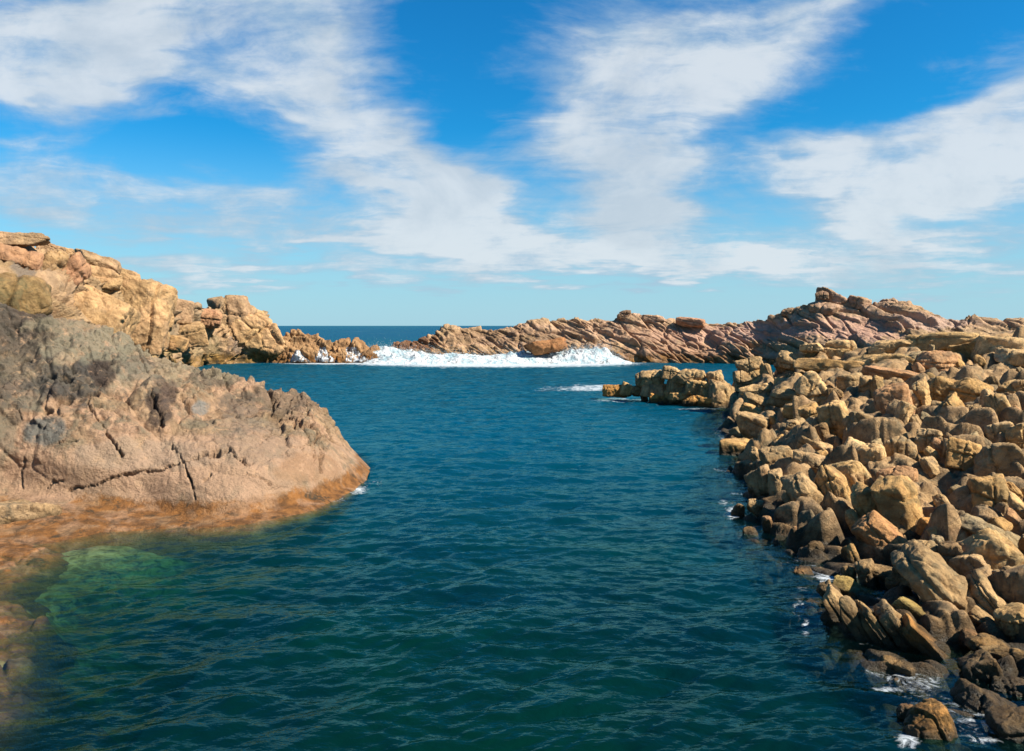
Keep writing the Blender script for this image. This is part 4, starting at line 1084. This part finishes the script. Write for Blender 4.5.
na = 900
az = np.linspace(R(-66), R(66), na)
rad = np.geomspace(4.5, 200, 1050)
rad = np.concatenate([rad, np.geomspace(rad[-1] * 1.012, 14000, 110)])
AZ, RA = np.meshgrid(az, rad, indexing='ij')
X, Y = (np.sin(AZ) * RA).ravel(), (np.cos(AZ) * RA).ravel()
RA = RA.ravel()
spac = np.maximum(RA * 0.0037, RA * (az[1] - az[0]) * 0.7)
rng2 = np.random.RandomState(8)
Z = np.zeros(len(X))
dmod = 0.65 + 0.7 * (fbm(np.c_[X * 0.11, Y * 0.11, X * 0], 95, 3) * 0.5 + 0.5)
lam = np.exp(rng2.uniform(math.log(0.22), math.log(3.0), 84))
wfx, wfy = X + 0.5 * fbm(np.c_[X * 0.25, Y * 0.25, X * 0], 96, 2), Y + 0.5 * fbm(np.c_[X * 0.25, Y * 0.25, X * 0 + 5], 97, 2)
near = RA < 230
for L in lam:
    th = rng2.normal(R(6), R(26))
    kx, ky = math.sin(th) * 2 * math.pi / L, -math.cos(th) * 2 * math.pi / L
    amp = 0.0040 * L ** 0.70 * rng2.uniform(0.6, 1.2)
    ph = kx * wfx[near] + ky * wfy[near] + rng2.uniform(0, 7)
    sn = np.sin(ph)
    Z[near] += amp * (sn + 0.25 * np.cos(2 * ph)) * sst(L / spac[near], 2.2, 4.0) * dmod[near]
Z *= (1 - sst(RA, 120, 220))
depw = np.where((RA < 110), bil(dep, gx_, gy_, X, Y), 6.0)
depw = np.where((X > -4.5) & (depw > 1.0), 1.0 + (depw - 1.0) * 3.5, depw)
Z *= 0.35 + 0.65 * sst(depw, 0.1, 1.5)
PX, PY = project(np.c_[X, Y, X * 0])
FO = np.zeros(len(X))
for (sx, sy, rx, ry, a) in [(500, 364.5, 140, 3.2, 1.25), (590, 363.5, 60, 2.5, 1.2), (330, 362.5, 60, 2.4, 1.15), (390, 363, 50, 3, 1.25), (460, 367, 90, 2.5, .6), (560, 389, 34, 3, .75), (592, 388, 30, 4, 1.0), (616, 400, 26, 2.5, .9), (700, 409, 26, 1.6, .9),
                            (358, 490, 12, 6, .95), (372, 482, 16, 5, .6), (340, 500, 14, 4, .6), (733, 513, 10, 7, .95), (724, 502, 8, 5, .8), (720, 455, 6, 14, .4), (828, 576, 18, 7, .95), (812, 570, 22, 6, .7), (858, 602, 8, 14, 1.1), (857, 617, 7, 6, 1.1), (800, 610, 9, 12, .75), (806, 628, 6, 10, .8), (803, 588, 10, 6, .6),
                            (884, 689, 16, 4, .85), (930, 687, 10, 5, .7), (908, 742, 14, 14, 1.0), (900, 690, 30, 4, .6), (985, 740, 20, 5, .8), (965, 730, 10, 4, .6), (935, 706, 26, 5, .7), (640, 405, 30, 2, .5), (280, 345, 8, 2, 1.2), (300, 330, 200, 1.0, .0), (650, 364, 60, 1.5, .5), (240, 363, 60, 1.2, .6)]:
    FO = np.maximum(FO, (a if sy < 3.6 and sx < 640 else 0.78 * a) * np.exp(-1.2 * np.maximum(0, np.sqrt(((PX - sx) / rx) ** 2 + ((PY - sy) / ry) ** 2) - 0.25) ** 2))
lace = sst(depw, -0.25, 0.05) * sst(depw, 0.75, 0.15) * sst(fbm(np.c_[X * 0.55, Y * 0.55, X * 0], 99, 3), -0.15, 0.35) * (Y < 100)
FO = np.maximum(FO, lace * np.where(X > 1, 0.55, 0.36))
sx_ = (Y > 118) & (Y < 900)
FO = np.where(sx_, np.maximum(FO, 0.42 * sst(fbm(np.c_[X * 0.03, Y * 0.012, X * 0], 98, 3), 0.25, 0.5)), FO)
FO[(Y < 100) & (FO < 0.04)] = 0
me = mesh('sea', np.c_[X, Y, Z], grid_faces(na, len(rad)), M_sea)
attr_f(me, 'depth', np.clip(depw, 0.0, 4.1)); attr_f(me, 'foam', FO)
link('sea', me, kind='structure')

# ------------------------------------------------------------------ white water
M_foam = bpy.data.materials.new('white_water'); M_foam.use_nodes = True
g = NT(M_foam.node_tree)
pos = g.n('ShaderNodeNewGeometry').outputs['Position']
nf = g.noise(pos, 0.9, 5, 0.6, 0.8)
bm_ = g.n('ShaderNodeBump', ins={'Height': nf, 'Strength': 0.8, 'Distance': 0.5})
cf = g.mix(g.sstep(nf, 0.36, 0.58), (0.22, 0.31, 0.34), (0.44, 0.45, 0.45))
bs = g.n('ShaderNodeBsdfPrincipled', ins={'Base Color': cf, 'Roughness': 0.7, 'Normal': bm_.outputs[0], 'Subsurface Weight': 0.0})
alf = g.sstep(g.noise(pos, 1.5, 5, 0.6, 0.8), 0.30, 0.44)
g.n('ShaderNodeOutputMaterial', ins={0: g.n('ShaderNodeMixShader', ins={0: alf, 1: g.n('ShaderNodeBsdfTransparent').outputs[0], 2: bs.outputs[0]}).outputs[0]})
D3, F3 = ico(1)


def wave(label, prof, d0, d1, seed, n_drop=1200, nu=420, nv=70, name='breaking_wave'):
    """prof: (pixel x, pixel y of the crest) - a tumbling roller between the distances d0 (foot) and d1 (crest)"""
    p = np.array(prof, float)
    T = at(p[:, 0], p[:, 1], np.full(len(p), d1)); T[:, 2] = np.maximum(T[:, 2] * 0.74, 0.08)
    B = np.stack([(p[:, 0] - W / 2) / F * d0, np.full(len(p), d0), np.full(len(p), -0.15)], 1)
    rows = [B]
    for s, k in ((0.28, 0.16), (0.55, 0.45), (0.85, 0.75)):
        P = B + (T - B) * k; P[:, 2] = T[:, 2] * s; rows.append(P)
    rows += [T, T + np.c_[np.zeros(len(T)), np.full(len(T), 0.8), -0.15 * T[:, 2]], T * [1, 1, 0] + [0, 2.0, -0.4]]
    G = loft(rows, nu, nv)
    n = normals(G)
    if n[nu // 2, nv // 3, 1] > 0: n = -n
    V, Nn = G.reshape(-1, 3), n.reshape(-1, 3)
    hgt = np.clip(V[:, 2], 0, 3)
    ds = (0.55 * fbm(V * [0.8, 0.8, 0.5], seed, 5, gain=0.6) + 0.22 * fbm(V * [2.0, 2.0, 1.4], seed + 1, 4) - 0.1) * (0.15 + 0.35 * hgt)
    V = V + Nn * ds[:, None] + np.c_[np.zeros(len(V)), np.zeros(len(V)), 0.6 * np.maximum(0, fbm(V * [0.7, 0.7, 0.01], seed + 3, 4, gain=0.5)) * np.clip(hgt, 0, 1.6)]
    o = link(name, mesh(name, V, grid_faces(nu, nv), M_foam), label, 'wave')
    if n_drop:
        r = np.random.RandomState(seed)
        cr = V.reshape(nu, nv, 3)[:, nv // 3: int(nv * .72)].reshape(-1, 3)
        cr = cr[cr[:, 2] > 0.5]
        c = cr[r.randint(0, len(cr), n_drop)] + r.normal(0, 1, (n_drop, 3)) * [0.35, 0.3, 0.05] + np.c_[np.zeros(n_drop), np.zeros(n_drop) - .2, np.abs(r.exponential(0.30, n_drop))]
        rr_ = r.uniform(0.010, 0.035, n_drop)
        VV = (c[:, None] + D3[None] * rr_[:, None, None]).reshape(-1, 3)
        FF = (F3[None] + (np.arange(n_drop) * len(D3))[:, None, None]).reshape(-1, 3)
        s = link('spray', mesh('spray', VV, FF, M_foam), kind='stuff', parent=o)
    return o


wave('longest white breaker rolling in front of the low end of the ridge', [(362, 362), (376, 356), (392, 352), (412, 351), (430, 351), (450, 352), (470, 351), (490, 352), (510, 350), (530, 350), (548, 353), (562, 352), (580, 356)], 103.2, 106.8, 301, 2600)
wave('tallest burst of white water where the breaker strikes the ridge', [(552, 352), (562, 348), (572, 344), (584, 342.5), (598, 344), (610, 350), (620, 356), (632, 362)], 103.6, 106.0, 311, 2600, nu=260)
wave('thin white sheet spilling over the rock buried in the breaker', [(520, 356), (530, 347), (540, 342), (550, 341), (558, 344), (565, 350)], 106.6, 108.4, 321, 900, nu=160)
wave('white surge pouring through the gap right of the rusty reef', [(358, 352), (366, 345), (376, 341), (390, 342), (404, 346), (420, 349), (436, 351)], 106.2, 110.5, 331, 1600, nu=240)


M_thin = bpy.data.materials.new('thin_white_water'); M_thin.use_nodes = True
g = NT(M_thin.node_tree)
pos = g.n('ShaderNodeNewGeometry').outputs['Position']
st_ = g.n('ShaderNodeMapping', ins={'Vector': pos, 'Scale': (2.2, 1.0, 0.5)}).outputs[0]
al = g.sstep(g.noise(st_, 1.5, 6, 0.7, 0.5), 0.40, 0.58)
g.n('ShaderNodeOutputMaterial', ins={0: g.n('ShaderNodeMixShader', ins={0: al, 1: g.n('ShaderNodeBsdfTransparent').outputs[0], 2: g.n('ShaderNodeBsdfDiffuse', ins={'Color': (0.44, 0.46, 0.47, 1)}).outputs[0]}).outputs[0]})


def cascade(label, top, foot, w0, w1, seed):
    """water streaming down the reef face, laid on the rock it runs over"""
    nu, nv = 26, 60
    V = np.zeros((nu, nv, 3))
    for j in range(nv):
        t = j / (nv - 1)
        cx = top[0] + (foot[0] - top[0]) * t + 1.2 * math.sin(5 * t + seed)
        cy_ = top[1] + (foot[1] - top[1]) * t
        w = w0 + (w1 - w0) * t ** 1.5
        for i in range(nu):
            s = i / (nu - 1) * 2 - 1
            r = hit(('reef',), cx + s * w, cy_)
            P = np.array(r[0]) if r is not None and r[0] is not None else at(cx + s * w, cy_, 105.8)
            if P[1] > 112: P = at(cx + s * w, cy_, 107)
            P[1] -= 0.22 * (1 - s * s) - 0.04
            V[i, j] = P
    Vf = V.reshape(-1, 3)
    for _ in range(3):
        V[1:-1, 1:-1] = (V[1:-1, 1:-1] * 2 + V[2:, 1:-1] + V[:-2, 1:-1] + V[1:-1, 2:] + V[1:-1, :-2]) / 6
    Vf = V.reshape(-1, 3)
    Vf[:, 1] -= 0.18 * fbm(Vf * [3, 1, 1.2], seed, 4)
    back = Vf + [0, 0.5, 0]
    Fq = grid_faces(nu, nv)
    link('cascade', mesh('cascade', np.r_[Vf, back], np.r_[Fq, Fq[:, ::-1] + len(Vf)], M_thin), label, 'cascade')


cascade('left white cascade running down the rusty reef beside the cliff', (295, 350), (301, 361.5), 3.5, 12, 1)
cascade('middle white cascade running down the rusty reef', (322, 347), (325, 361.5), 3.5, 13, 2)
cascade('right white cascade fanning out down the rusty reef', (351, 347), (359, 361.5), 5.0, 15.0, 3)
